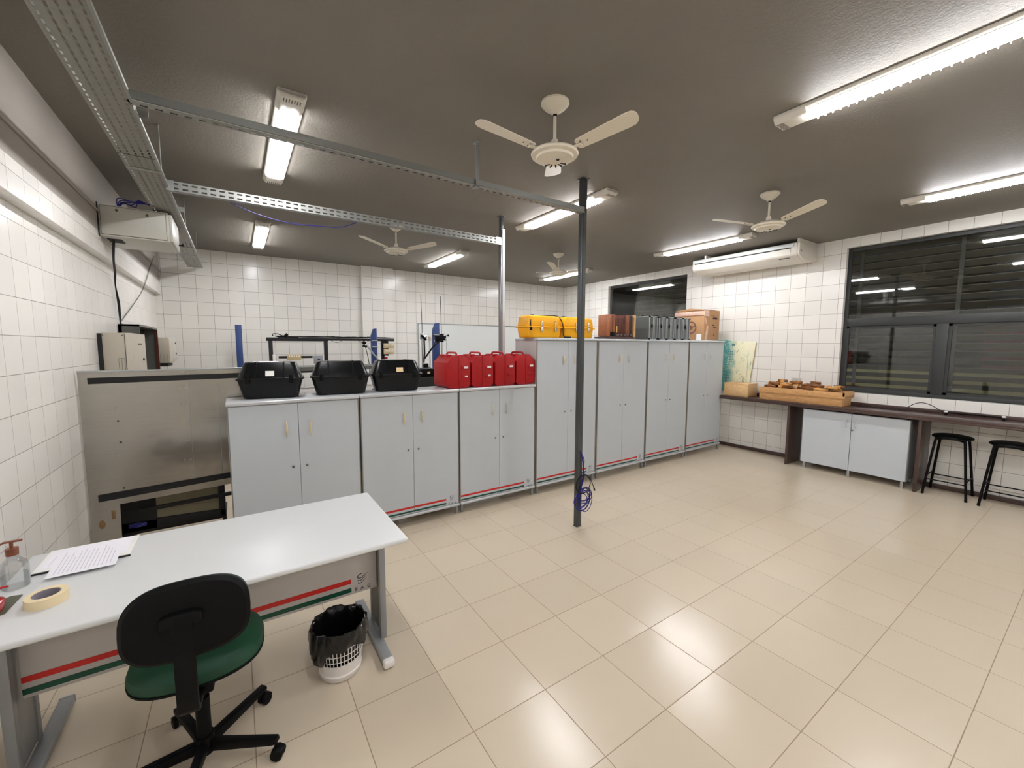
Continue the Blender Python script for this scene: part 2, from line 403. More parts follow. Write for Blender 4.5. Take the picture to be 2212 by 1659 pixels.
struct('baseboard_right', MB().box(X1-.035, X1, 2.775, Y1, 0, .055, .003).box(X1-.035, X1, Y0, 1.305, 0, .055, .003), M['granite'])
def window(name, y0, y1, z0, z1, ym, zt):
    xf = X1+.07
    mb = MB().box(xf, xf+.05, y0, y0+.045, z0, z1, .003).box(xf, xf+.05, y1-.045, y1, z0, z1, .003)
    mb.box(xf, xf+.05, y0+.045, y1-.045, z0, z0+.05, .003).box(xf, xf+.05, y0+.045, y1-.045, z1-.05, z1, .003)
    mb.box(xf-.012, xf+.05, y0+.045, y1-.045, zt-.055, zt+.055, .003)
    w_ = thing(name, None, None, (xf, (y0+y1)/2, z0)); w_['kind'] = 'structure'
    obj('window_frame', mb, M['window_frame'], w_, True)
    mb = MB().box(xf-.012, xf+.05, ym-.055, ym+.055, z0+.05, zt-.055, .003); obj('mullion', mb, M['window_frame'], w_, True)
    mb = MB()
    for a, b, lo, hi in ((y0+.045, ym-.055, z0+.05, zt-.055), (ym+.055, y1-.045, z0+.05, zt-.055)):
        mb.box(xf+.004, xf+.03, a, a+.03, lo, hi).box(xf+.004, xf+.03, b-.03, b, lo, hi).box(xf+.004, xf+.03, a, b, lo, lo+.03).box(xf+.004, xf+.03, a, b, hi-.03, hi)
    obj('sash', mb, M['window_frame'], w_, True)
    mb = MB().box(xf+.018, xf+.022, y0+.04, y1-.04, z0+.05, z1-.05); obj('window_glass', mb, M['glass'], w_, True, False)
    lv = MB(); n = 21; x = X1+.27
    for i in range(n+1):
        z = z0-.05+(z1-z0+.1)*i/n
        q = [(x-.055, z+.028), (x+.055, z-.034), (x+.055, z-.030), (x-.055, z+.034)]
        lv.prism(q, 'y', y0-.25, y1+.25)
    obj('louver_blade', lv, M['slat'], w_, True)['kind'] = 'stuff'
    st = MB().box(x-.075, x-.06, ym-.11, ym-.07, z0-.1, z1+.1).box(x-.075, x-.06, y1-.15, y1-.11, z0-.1, z1+.1)
    obj('louver_upright', st, M['dark_metal'], w_, True)
window('window_1', *W1, 5.85, 2.13)
window('window_2', *W2, 1.305, 2.13)
# outside: yard ground, and walls added to give the stripes between the louvers
struct('trim_3', MB().box(X1+.16, 11.6, Y0, Y1, -.2, -.02), mat('outside_paving', (96, 92, 84), .8))
struct('trim_4', MB().box(11.5, 11.6, 1.48, Y1, 1.33, 3.6), mat('outside_wall', (30, 29, 27), .8))
struct('trim_6', MB().box(11.5, 11.6, Y0, 1.48, 1.33, 2.35), mat('outside_red_wall', (120, 34, 42), .8))
struct('trim_7', MB().box(11.46, 11.6, Y0, Y1, -.02, 1.33), mat('outside_low_wall', (206, 200, 150), .8))
t = thing('added_yard_light', 'added unseen lamp that brightens the outside walls behind the louvers', 'lamp', (7.62, 3.6, 3.2))
obj('bracket', MB().box(-.14, .0, -.03, .03, .03, .055), M['dark_metal'], t)
obj('housing', MB().lathe([(0, .06), (.09, .06), (.10, .02), (.10, 0), (.085, 0)], n=24), M['dark_metal'], t)
obj('diffuser', MB().lathe([(0, -.03), (.05, -.025), (.085, 0)], n=24), emis('added_yard_glow', (1, .93, .75), 230.0), t)  # added emitter, no such source seen; brightens the walls behind the louvers

# ---------------------------------------------------------------- ceiling lights
def light_proto():
    t = thing('ceiling_light', '', 'ceiling light', (0, 0, H))
    L = .79
    prof = [(-.08, 0), (-.08, -.018), (-.062, -.03), (.062, -.03), (.08, -.018), (.08, 0)]
    obj('housing', MB().prism(prof, 'y', -L, L, .003), M['fixture'], t)
    caps = MB()
    for s in (-1, 1): caps.prism([(-.082, 0), (-.082, -.022), (-.06, -.052), (.06, -.052), (.082, -.022), (.082, 0)], 'y', s*L, s*(L-.19), .006)
    objs('end_cap', caps, M['fixture'], t)
    v = MB()
    for s in (-1, 1):
        for k in range(7): v.box(-.045+k*.015-.003, -.045+k*.015+.003, s*(L-.03)-.02, s*(L-.03)+.02, -.0535, -.0515)
    objs('vent', v, M['dark_metal'], t)
    for x in (-.033, .033): obj('tube', MB().cyl((x, -.598, -.047), (x, .598, -.047), .014, n=10), M['tube'], t)
    lo = MB()
    for k in range(30):
        y = -.58+k*.04
        lo.prism([(-.075, -.03), (-.07, -.058), (-.052, -.066), (0, -.04), (.052, -.066), (.07, -.058), (.075, -.03)], 'y', y-.0012, y+.0012)
    for sx in (-1, 1): lo.box(sx*.0745-.001, sx*.0745+.001, -.585, .585, -.036, -.031)
    obj('louver', lo, M['fixture'], t)['kind'] = 'stuff'
    return t
LP = {(0, 1): 'ceiling light crossed by the nearer steel tray, above the electrical boxes', (0, 2): 'small bright ceiling light beyond the far tray, near the left end of the back wall',
      (1, 0): 'largest ceiling light, cut by the upper right edge of the photo', (1, 1): 'ceiling light passing behind the dark post where the nearer tray ends',
      (1, 2): 'ceiling light between the left distant fan and the light steel post', (2, 1): 'ceiling light ending beside the air conditioner', (2, 2): 'farthest ceiling light, under the grey distant fan',
      (2, 0): 'ceiling light above the large window, cut by the right edge', (0, 0): 'ceiling light over the desk by the left wall, outside the photo',
      (0, -1): 'ceiling light of the rear row by the left wall', (1, -1): 'ceiling light of the rear row in the middle', (2, -1): 'ceiling light of the rear row by the windows'}
LX = (.36, 3.15, 5.93); LY = {-1: -2.5, 0: .65, 1: 3.72, 2: 6.85}
lp = light_proto()
for i, ((a, b), lab) in enumerate(LP.items()):
    o = lp if i == 0 else dup(lp)
    o.location = (LX[a], LY[b], H); o['label'] = lab; o['group'] = 'fluorescent ceiling lights'

# ---------------------------------------------------------------- ceiling fans
def fan_proto():
    t = thing('ceiling_fan', '', 'fan', (0, 0, H))
    obj('canopy', MB().lathe([(0, 0), (.088, 0), (.09, -.012), (.07, -.035), (.035, -.06), (.018, -.075), (0, -.075)]), M['cream'], t)
    obj('rod', MB().cyl((0, 0, -.07), (0, 0, -.27), .0105, n=16), M['cream'], t)
    obj('rod_bushing', MB().cyl((0, 0, -.068), (0, 0, -.085), .0135, n=16), M['black'], t)
    obj('motor', MB().lathe([(0, -.225), (.022, -.228), (.026, -.262), (.05, -.27), (.10, -.285), (.145, -.305), (.152, -.315), (.146, -.326), (.12, -.332), (.115, -.345), (.07, -.358), (0, -.36)], n=40), M['cream'], t)
    v = MB()
    for k in range(5):
        a = R(-60+k*26); v.box(.045, .085, -.004, .004, -.3615, -.354, mtx=Matrix.Rotation(a, 4, 'Z'))
    v.cyl((-.03, -.02, -.352), (-.03, -.02, -.3625), .01, n=12); obj('vent', v, M['dark'], t)
    for k in range(3):
        m = Matrix.Rotation(R(120*k), 4, 'Z')
        bl = MB(); pts = []
        for x, hw in ((.155, .036), (.17, .047), (.25, .052), (.47, .062), (.505, .058), (.525, .04), (.532, .015)): pts.append((x, hw))
        out = pts + [(x, -h) for x, h in reversed(pts)]
        bl.prism(out, 'z', -.002, .002); bl.warp(lambda c: (c.x, c.y*math.cos(R(9)), -.298+(c.x-.13)*.16-c.y*math.sin(R(9))+c.z))
        bmesh.ops.transform(bl.bm, matrix=m, verts=bl.bm.verts); b_ = obj('blade', bl, M['cream'], t)
        sc = MB()
        for sx, sy in ((.185, .018), (.185, -.018), (.225, -.0)): sc.cyl((sx, sy, -.298+(sx-.13)*.16+.006), (sx, sy, -.298+(sx-.13)*.16-.006), .005, n=8)
        bmesh.ops.transform(sc.bm, matrix=m, verts=sc.bm.verts); objs('screw', sc, M['dark_metal'], b_)
        br = MB().box(.10, .19, -.014, .014, -.305, -.297, .003, mtx=m); obj('blade_bracket', br, M['cream'], t)
    return t
FP = [((1.755, 2.134), 52, 'nearest ceiling fan, whole fan in the top middle of the photo'), ((4.546, 2.12), 18, 'ceiling fan above the air conditioner on the right'),
      ((1.788, 5.364), 80, 'distant ceiling fan hanging beyond the far slotted tray'), ((4.56, 5.41), 95, 'farthest ceiling fan, seen just left of the dark post')]
fp = fan_proto()
for i, ((x, y), a, lab) in enumerate(FP):
    o = fp if i == 0 else dup(fp)
    o.location = (x, y, H); o.rotation_euler = (0, 0, R(a)); o['label'] = lab; o['group'] = 'white three-blade ceiling fans'

# ---------------------------------------------------------------- posts and trays
t = thing('steel_post', 'dark grey square steel post from floor to ceiling with coiled cables', 'post', (2.74, 2.91, 0))
obj('post_tube', MB().box(2.712, 2.768, 2.885, 2.936, 0.004, H-.004, .003), M['post'], t, True)
obj('top_plate', MB().box(2.70, 2.78, 2.873, 2.948, H-.005, H), M['post'], t, True)
obj('base_plate', MB().box(2.708, 2.772, 2.881, 2.94, 0, .004), M['dark_metal'], t, True)
obj('cover_strip', MB().box(2.724, 2.756, 2.882, 2.886, .9, H-.3), M['post'], t, True)
obj('cable_hole', MB().cyl((2.742, 2.884, .755), (2.742, 2.8865, .755), .014, n=12), M['dark'], t, True)
t = thing('steel_post', 'lighter grey steel post behind the red cases, ending the far tray', 'post', (2.71, 4.275, 0))
obj('post_tube', MB().box(2.684, 2.742, 4.249, 4.303, 0, 3.05, .003), M['post_light'], t, True)
obj('upper_tube', MB().box(2.692, 2.73, 4.262, 4.30, 3.05, H-.004, .002), M['post'], t, True)
obj('top_plate', MB().box(2.67, 2.76, 4.24, 4.32, H-.004, H), M['post'], t, True)
obj('cover_strip', MB().box(2.706, 2.742, 4.243, 4.247, 1.3, 3.17), M['rail'], t, True)
# wide tray along the left wall
t = thing('cable_tray', 'wide perforated steel cable tray running along the left wall', 'cable tray', (-.47, 3.0, 3.0))
ZT = 3.0; xa, xb = -.561, -.381; ys, ye = -2.0, 8.27
obj('tray_bottom', MB().box(xa, xb, ys, ye, ZT, ZT+.0015), M['tray_bottom'], t, True)
obj('side_flange', MB().box(xa-.002, xa, ys, ye, ZT, ZT+.05), M['tray_side'], t, True)
fl = MB()
for a, b in ((ys, 2.86), (2.965, 4.22), (4.295, ye)): fl.box(xb, xb+.002, a, b, ZT, ZT+.05).box(xb-.0, xb+.012, a, b, ZT-.001, ZT+.0015)
objs('lit_flange', fl, M['galv'], t, True)
j = MB()
for y in (.6, 3.655, 6.6): j.box(xa-.004, xb+.003, y-.002, y+.002, ZT-.003, ZT+.052)
objs('splice', j, M['dark_metal'], t, True)
hg = MB()
for y in (1.2, 3.9, 5.6, 7.2): hg.box(xa-.004, xa-.001, y-.02, y+.02, ZT, H).box(xb+.004, xb+.007, y-.02, y+.02, ZT, H).box(xa-.004, xb+.007, y-.02, y+.02, ZT-.004, ZT-.001)
for y in (3.05, 4.95): hg.prism([(xb+.003, ZT+.05), (xb+.05, ZT+.05), (xb+.05, ZT+.01), (xb+.003, ZT-.002)], 'y', y-.002, y+.002)
objs('hanger', hg, M['galv'], t, True)
# crossing tray to the dark post
t = thing('cable_tray', 'smooth-sided steel tray crossing the room to the dark post', 'cable tray', (1.2, 2.885, 3.0))
ya, yb = 2.86, 2.91
obj('tray_bottom', MB().box(-.39, 2.712, ya, yb, ZT, ZT+.0015), M['tray2_bottom'], t, True)
objs('side_flange', MB().box(-.379, 2.712, ya-.002, ya, ZT, ZT+.05).box(-.379, 2.712, yb, yb+.002, ZT, ZT+.05), M['galv'], t, True)
obj('edge_bead', MB().tube([(-.379, ya-.003, ZT+.003), (2.712, ya-.003, ZT+.003)], .005, 8), M['galv'], t, True)
h_ = MB().box(1.575, 1.605, 2.845, 2.848, ZT-.006, H).box(1.575, 1.605, 2.845, 2.92, ZT-.006, ZT-.003).box(1.575, 1.605, 2.83, 2.90, H-.004, H)
obj('hanger', h_, M['alu'], t, True)
# far tray to the second post
t = thing('cable_tray', 'bright slotted steel tray crossing the room to the lighter post', 'cable tray', (1.15, 4.27, 2.99))
z0 = 2.988
obj('tray_bottom', MB().box(-.379, 2.684, 4.25, 4.30, z0, z0+.0015), M['tray3_bottom'], t, True)
objs('side_flange', MB().box(-.379, 2.684, 4.248, 4.2495, z0, z0+.072), M['tray3_side'], t, True)
obj('back_flange', MB().box(-.379, 2.684, 4.30, 4.302, z0, z0+.014), M['tray3_side'], t, True)
objs('end_bracket', MB().box(-.39, -.34, 4.244, 4.247, z0-.004, z0+.075).box(2.62, 2.69, 4.244, 4.247, z0-.004, z0+.078), M['alu_trim'], t, True)
mb = MB().tube(smoothpath([(.02, 4.31, 2.985), (.2, 4.33, 2.93), (.45, 4.34, 2.895), (.7, 4.34, 2.905), (.9, 4.33, 2.925), (1.05, 4.32, 2.99)]), .004, 6)
solo('network_cable', mb, M['blue_cable'], 'blue network cable drooping below the far slotted tray', 'cable')

# ---------------------------------------------------------------- electrical boxes on the left wall
t = thing('electrical_cabinet', 'grey white electrical cabinet hanging from the beam under the wide tray', 'electrical cabinet', (-.69, 5.25, 2.722))
obj('body', MB().box(-.924, -.455, 4.972, 5.54, 2.722, 2.985, .006), M['greywhite'], t, True)
obj('side_plate', MB().box(-.905, -.475, 4.963, 4.973, 2.737, 2.972, .003), M['greywhite'], t, True)
obj('gap', MB().box(-.908, -.472, 4.9705, 4.9725, 2.733, 2.976), M['dark_metal'], t, True)
obj('back_plate', MB().box(-.9245, -.918, 4.955, 4.97, 2.715, 2.995), M['dark'], t, True)
obj('door', MB().box(-.456, -.432, 4.99, 5.53, 2.735, 2.975, .004), M['greywhite'], t, True)
obj('latch', MB().cyl((-.432, 5.48, 2.80), (-.40, 5.48, 2.80), .007, n=10).box(-.406, -.392, 5.46, 5.50, 2.79, 2.812), M['black'], t, True)
obj('cable_slot', MB().box(-.90, -.80, 5.08, 5.25, 2.7185, 2.7225), M['dark'], t, True)
objs('knockout', MB().cyl((-.80, 4.962, 2.945), (-.80, 4.9635, 2.945), .011, n=10).cyl((-.60, 4.962, 2.935), (-.60, 4.9635, 2.935), .011, n=10), M['olive'], t, True)
mb = MB()
for k in range(5):
    d = (k-2)*.012
    mb.tube(smoothpath([(-.80, 5.05, 2.985), (-.78+d, 5.03, 3.03), (-.73+d*2, 5.0+d, 3.03-d), (-.66, 4.98+d*2, 3.045+d), (-.58+d*.3, 4.97+d, 3.03), (-.53, 4.97+d, 3.02)]), .004, 6)
solo('cable_bundle', mb, M['blue_cable'], 'blue cables looping from the wide tray into the hanging cabinet', 'cable')
mb = MB()
for k in (0, 1): mb.tube(smoothpath([(-.86+k*.01, 5.1, 2.735), (-.90+k*.006, 5.27, 2.58), (-.955+k*.008, 5.6, 2.49), (-.98, 5.74, 2.38), (-.985+k*.01, 5.82, 2.2), (-.98, 5.82, 2.002)]), .006, 8)
solo('power_cable', mb, M['black_cable'], 'thick black cable dropping from the hanging cabinet to the wall boxes', 'cable')
mb = MB().tube(smoothpath([(-.915, 7.9, 3.055), (-.915, 7.4, 2.79), (-.915, 7.0, 2.565), (-.96, 6.93, 2.42), (-.985, 6.5, 2.225), (-.985, 5.9, 2.03), (-.975, 5.84, 2.004)]), .006, 6)
solo('grey_cable', mb, M['grey_cable'], 'thin grey cable slanting up the left wall to the back corner', 'cable')
t = thing('distribution_box', 'beige wall box with black back plate, nearest above the steel sheet', 'electrical box', (-.88, 5.35, 1.15))
obj('body', MB().prism([(-.972, 5.0), (-.815, 5.0), (-.782, 5.04), (-.782, 5.70), (-.972, 5.70)], 'z', 1.15, 1.892, .004), M['beige_metal'], t, True)
obj('back_plate', MB().box(-.999, -.973, 4.99, 5.72, 1.12, 1.885), M['dark'], t, True)
obj('seam', MB().box(-.826, -.821, 4.9985, 5.0, 1.15, 1.885), M['dark_metal'], t, True)
objs('screw', MB().cyl((-.965, 4.998, 1.87), (-.965, 5, 1.87), .005, n=8).cyl((-.838, 4.998, 1.87), (-.838, 5, 1.87), .005, n=8), M['dark_metal'], t, True)
v = MB()
for x in (-.873, -.853, -.833): v.box(x-.001, x+.001, 4.9985, 5, 1.5, 1.665)
v.box(-.874, -.832, 4.9985, 5, 1.664, 1.667); objs('knockout', v, M['dark_metal'], t, True)
obj('name_plate', MB().box(-.7822, -.780, 5.33, 5.50, 1.785, 1.80), M['dark_metal'], t, True)
obj('key_lock', MB().cyl((-.782, 5.52, 1.64), (-.772, 5.52, 1.64), .012, n=12), M['dark'], t, True)
t = thing('breaker_panel', 'open dark grey breaker panel on the left wall showing wiring', 'electrical box', (-.91, 6.4, 1.15))
obj('body', MB().box(-.998, -.972, 5.81, 7.02, 1.15, 2.0).box(-.998, -.835, 5.81, 5.83, 1.15, 2.0).box(-.998, -.835, 5.81, 7.02, 1.98, 2.0).box(-.998, -.835, 7.0, 7.02, 1.15, 2.0).box(-.998, -.835, 5.81, 7.02, 1.15, 1.17), M['dark_metal'], t, True)
obj('back_board', MB().box(-.972, -.966, 5.83, 7.0, 1.17, 1.98), M['black_matte'], t, True)
v = MB()
for k in range(16):
    z = 1.52+k*.0225; v.tube([(-.95, 6.0, z), (-.89, 6.05+.02*(k % 3), z+.004), (-.86, 6.16+.03*(k % 4), z-.002)], .004, 5)
obj('wiring', v, M['label'], t, True)
obj('breaker_row', MB().box(-.96, -.90, 5.9, 6.05, 1.5, 1.9, .004), M['black_matte'], t, True)
obj('door_edge', MB().box(-.86, -.832, 6.985, 7.005, 1.15, 1.985), M['redwood'], t, True)
t = thing('meter_box', 'smaller beige wall box beyond the open breaker panel', 'electrical box', (-.86, 7.5, 1.53))
obj('body', MB().box(-.998, -.735, 7.12, 7.55, 1.545, 1.885, .005), M['beige_metal'], t, True)
obj('base_bracket', MB().box(-.998, -.76, 7.12, 7.56, 1.50, 1.53), M['black_matte'], t, True)
obj('switch_box', MB().box(-.998, -.74, 7.56, 8.0, 1.58, 1.885, .006), M['greywhite'], t, True)
v = MB()
for x in (-.835, -.80, -.765): v.box(x-.001, x+.001, 7.1185, 7.12, 1.56, 1.665)
objs('knockout', v, M['dark_metal'], t, True)
objs('push_button', MB().cyl((-.74, 7.78, 1.81), (-.728, 7.78, 1.81), .013, n=10).cyl((-.74, 7.8, 1.66), (-.728, 7.8, 1.66), .013, n=10), M['dark_metal'], t, True)

# ---------------------------------------------------------------- stainless sheet and black stand
t = thing('stainless_panel', 'large stainless steel sheet with black strips standing left of the cabinets', 'metal panel', (-.4, 4.31, 0))
obj('sheet', MB().prism([(-.985, .0), (-.985, 1.587), (.28, 1.587), (.28, .585), (-.815, .54), (-.825, 0)], 'y', 4.30, 4.312), M['stainless'], t, True, False)
obj('folded_edge', MB().box(-.985, .28, 4.288, 4.30, 1.578, 1.592, .002), M['alu_trim'], t, True)
objs('seam', MB().box(-.15, -.144, 4.296, 4.30, .60, 1.45).box(-.345, -.342, 4.298, 4.30, .60, 1.57), M['galv'], t, True)
obj('black_strip', MB().prism([(-.932, 1.491), (-.932, 1.537), (.25, 1.545), (.25, 1.503)], 'y', 4.293, 4.2995), M['black_matte'], t, True)
obj('black_strip', MB().prism([(-.932, .581), (-.932, .636), (.25, .69), (.25, .645)], 'y', 4.293, 4.2995), M['black_matte'], t, True)
rv = MB()
for x, z in ((-.40, 1.43), (-.36, 1.43), (-.40, 1.30), (-.36, 1.29), (-.37, 1.565), (-.36, 1.15), (-.37, .99), (-.40, .83), (-.36, .83), (-.79, 1.30), (-.80, .93)): rv.cyl((x, 4.2965, z), (x, 4.30, z), .006, n=10)
objs('rivet', rv, M['alu_trim'], t, True)
hl = MB()
for x, z in ((-.785, 1.198), (-.78, 1.03), (-.785, .665)): hl.cyl((x, 4.2985, z), (x, 4.2998, z), .007, n=10)
objs('bolt_hole', hl, M['dark'], t, True)
obj('rust_patch', MB().lathe([(0, 0), (.02, 0), (.026, -.0015), (0, -.0015)], sx=.9, sy=1.6, n=12, mtx=Matrix.Translation((-.925, 4.2995, .40)) @ Matrix.Rotation(R(90), 4, 'X')).box(-.868, -.845, 4.298, 4.2995, .43, .50, .003), mat('rust_stain', (126, 98, 66), .8, var=.3, scale=60), t, True)
t = thing('black_stand', 'black framed stand with beige panel low behind the steel sheet', 'stand', (-.5, 4.62, 0))
obj('frame', MB().box(-.88, -.64, 4.55, 4.60, .20, .56).box(-.20, -.15, 4.55, 4.60, .205, .56, .008).prism([(-.88, .205), (-.15, .205), (-.15, .27), (-.88, .30)], 'y', 4.55, 4.60, .006), M['black_matte'], t, True)
obj('beige_panel', MB().box(-.64, -.20, 4.575, 4.585, .27, .56), mat('beige_sheet', (128, 120, 96), .6), t, True)
obj('front_bar', MB().prism([(-.74, .38), (-.74, .41), (-.10, .435), (-.10, .405)], 'y', 4.50, 4.53), M['black_matte'], t, True)
obj('leg', MB().box(-.88, -.85, 4.55, 5.0, 0, .21), M['black_matte'], t, True)
obj('leg', MB().box(-.18, -.15, 4.58, 4.61, 0, .21), M['black_matte'], t, True)
obj('shelf', MB().box(-.88, -.15, 4.6, 5.0, .17, .19), M['black_matte'], t, True)
mb = MB()
for k in range(3): mb.lathe([(.055, -.004), (.06, 0), (.055, .004), (.05, 0)], (-.76, 4.525, .262+k*.01), 24, closed=True, sy=.4)
solo('cable_coil', mb, M['blue_cable'], 'dark blue cable coil hanging inside the black stand', 'cable')

# ---------------------------------------------------------------- storage cabinets
logo_me = text_mesh('F A G', .026); logo_me.materials.append(M['ink'])
def logo(parent, x, y, z, s=1.0):
    """three upward swooshes over the letters F A G, on a face looking towards -y"""
    mb = MB()
    for k, (z0, l) in enumerate(((.048, 1.), (.034, .85), (.020, .85))):
        pts = [(x+s*(-.026+.052*l*u), y-.0008, z+s*(z0-.006*math.sin(PI*min(1, u*1.6))+.016*u*u)) for u in [i/9 for i in range(10)]]
        mb.tube(pts, [s*.0022*(1-.75*i/9) for i in range(10)], 6)
    mb.tube(smoothpath([(x-s*.024, y-.0008, z+s*.047), (x-s*.027, y-.0008, z+s*.054), (x-s*.018, y-.0008, z+s*.063), (x-s*.004, y-.0008, z+s*.066)], 4), s*.0018, 6)
    lg = obj('logo', mb, M['ink'], parent)
    tx = bpy.data.objects.new('lettering', logo_me); C.objects.link(tx); tx.parent = lg
    tx.matrix_basis = Matrix.Translation((x, y-.0008, z-s*.022)) @ Matrix.Rotation(R(90), 4, 'X') @ Matrix.Scale(s, 4)
def cabinet(label, x, y, Wd, Ht, Dp, zh, zk, group, hmat='handle', hl=.145):
    t = thing('storage_cabinet', label, 'cabinet', (x, y, 0), 0, group)
    zb = .115; zt = Ht-.030; g = .007
    obj('body', MB().box(g, g+.016, .019, Dp, zb, zt).box(Wd-g-.016, Wd-g, .019, Dp, zb, zt).box(g, Wd-g, Dp-.01, Dp, zb, zt).box(g, Wd-g, .019, Dp, zb, zb+.018).box(g, Wd-g, .019, Dp, zt-.018, zt-.001), M['cabside'], t)
    obj('top', MB().box(-.0, Wd-.0, -.022, Dp+.006, zt, Ht, .009, 3), M['rail'] if Ht < 1.5 else M['cab'], t)
    objs('edge_band', MB().box(g-.002, g+.004, .0, .019, zb, zt-.002).box(Wd-g-.004, Wd-g+.002, .0, .019, zb, zt-.002), M['beige_edge'], t)
    obj('base_rail', MB().box(.004, Wd-.004, -.018, .03, zb-.026, zb, .009, 3), M['rail'], t)
    for lx, ly in ((.018, .008), (Wd-.042, .008), (.018, Dp-.04), (Wd-.042, Dp-.04)):
        obj('foot', MB().box(lx, lx+.024, ly, ly+.03, 0, zb-.024, .003), M['alu'], t)
    mid = Wd/2
    for sgn, a, b in ((-1, g+.006, mid-.0015), (1, mid+.0015, Wd-g-.006)):
        d = obj('door', MB().box(a, b, 0, .018, zb+.004, zt-.004, .0015, 1), M['cab'], t)
        hx = mid+sgn*.09
        prof = [(0, -hl/2), (.0035, -hl*.42), (.0075, -hl*.2), (.009, 0), (.0075, hl*.2), (.0035, hl*.42), (0, hl/2)]
        hb = MB().lathe(prof, (0, 0, 0), 12); hb.warp(lambda c: (hx+c.x*1.1, -.026+c.y*.7+.016*(abs(c.z)/(hl/2))**2, zh+c.z))
        hb.cyl((hx, 0, zh+hl*.28), (hx, -.022, zh+hl*.28), .004, n=8).cyl((hx, 0, zh-hl*.28), (hx, -.022, zh-hl*.28), .004, n=8)
        obj('handle', hb, M[hmat], d)
        kx = mid+sgn*.052
        obj('lock', MB().lathe([(0, 0), (.0105, 0), (.0105, .004), (.004, .007), (0, .007)], n=16, mtx=Matrix.Translation((kx, 0, zk)) @ Matrix.Rotation(R(90), 4, 'X')), M['lock'], d)
        s0, s1 = (a+.0, b) if sgn < 0 else (a, Wd-.155)
        obj('red_stripe', MB().box(s0, s1, -.0012, .0, .170, .190), M['red_tape'], d)
        obj('green_stripe', MB().box(s0, s1, -.0012, .0, .130, .147), M['green_tape'], d)
        if sgn > 0: logo(d, Wd-.085, 0, .145)
    return t
LOW = ['low grey two-door cabinet next to the steel sheet, under the labelled black case', 'middle of the three low grey cabinets, its stripes ending at the desk corner', 'low grey cabinet under the red cases, beside the tall cabinets']
c0 = cabinet(LOW[0], -.09, 3.84, .995, 1.337, .40, 1.088, .764, 'low grey two-door cabinets')
for i in (1, 2): dup(c0, loc=(-.09+i*1.0, 3.84, 0), label=LOW[i])
TALL = ['tall grey cabinet behind the dark post, under the yellow cases', 'tall grey cabinet under the wooden cases, second from the low row', 'tall grey cabinet under the row of grey cases, third from the low row', 'tall grey cabinet at the end next to the granite counter, under the cardboard box']
c1 = cabinet(TALL[0], 2.925, 3.84, .99, 1.88, .455, 1.617, .972, 'tall grey two-door cabinets', hl=.13)
for i in (1, 2, 3): dup(c1, loc=(2.925+i*1.01, 3.84, 0), label=TALL[i])

# ---------------------------------------------------------------- cases on the cabinets
def black_case(label, x, y, rz, w, lab):
    t = thing('instrument_case', label, 'case', (x, y, 1.3385), rz, 'black moulded cases on the low cabinets')
    def shell(sec, z0, z1, rim):
        mb = MB(); b = bmesh.new(); rings = []
        for hw, hd, z in sec:
            r = []
            n = 10
            for (cx, cy, a0) in ((1, 1, 0), (-1, 1, 90), (-1, -1, 180), (1, -1, 270)):
                cr = .045
                for k in range(n//2+1):
                    a = R(a0+90*k/(n//2)); r.append(b.verts.new((cx*(hw-cr)+cr*math.cos(a), cy*(hd-cr)+cr*math.sin(a), z)))
            rings.append(r)
        for p_, q_ in zip(rings, rings[1:]):
            for k in range(len(p_)): b.faces.new((p_[k], p_[(k+1) % len(p_)], q_[(k+1) % len(p_)], q_[k]))
        b.faces.new(rings[0][::-1]); b.faces.new(rings[-1]); bmesh.ops.recalc_face_normals(b, faces=b.faces[:]); mb._merge(b); return mb
    hw = w/2
    obj('base', shell([(hw-.055, .105, .0), (hw-.04, .115, .006), (hw-.004, .142, .155), (hw+.006, .15, .157), (hw+.006, .15, .165)], 0, 0, 0), M['black_gloss'], t)
    lid = obj('lid', shell([(hw+.006, .15, .166), (hw+.004, .149, .173), (hw-.008, .142, .176), (hw-.05, .10, .294), (hw-.058, .093, .302), (hw-.075, .08, .304)], 0, 0, 0), M['black_gloss'], t)
    rb = MB()
    for s in (-1, 1): rb.box(s*hw*.42-.006, s*hw*.42+.006, -.10, .10, .29, .308, .004).prism([(-.146, .18), (-.152, .18), (-.104, .30), (-.098, .30)], 'x', s*hw*.42-.006, s*hw*.42+.006)
    objs('rib', rb, M['black_gloss'], lid)
    la = MB()
    for s in (-1, 1): la.box(s*(hw-.085)-.016, s*(hw-.085)+.016, -.158, -.140, .13, .20, .004)
    objs('latch', la, M['black'], t)
    obj('side_knob', MB().cyl((-hw-.009, 0, .162), (hw+.009, 0, .162), .009, n=10), M['black'], t)
    if lab: obj('sticker', MB().prism([(-.134, .19), (-.1405, .19), (-.1255, .232), (-.119, .232)], 'x', lab[1]-.032, lab[1]+.032), M[lab[0]], lid)
    return t
black_case('large black case with a plain white sticker, farthest left', .245, 4.10, R(-9), .485, ('label', .0))
black_case('black case without any sticker, between the two stickered black ones', .80, 4.09, R(-7), .495, None)
t = black_case('black case with small cream and orange sticker next to the red cases', 1.325, 4.09, R(-8), .485, ('label_o', .02))
o = solo('printed_sheet', MB().box(.12, .30, 4.05, 4.20, 1.6435, 1.645), M['paper'], 'white paper lying on top of the large black case', 'paper')
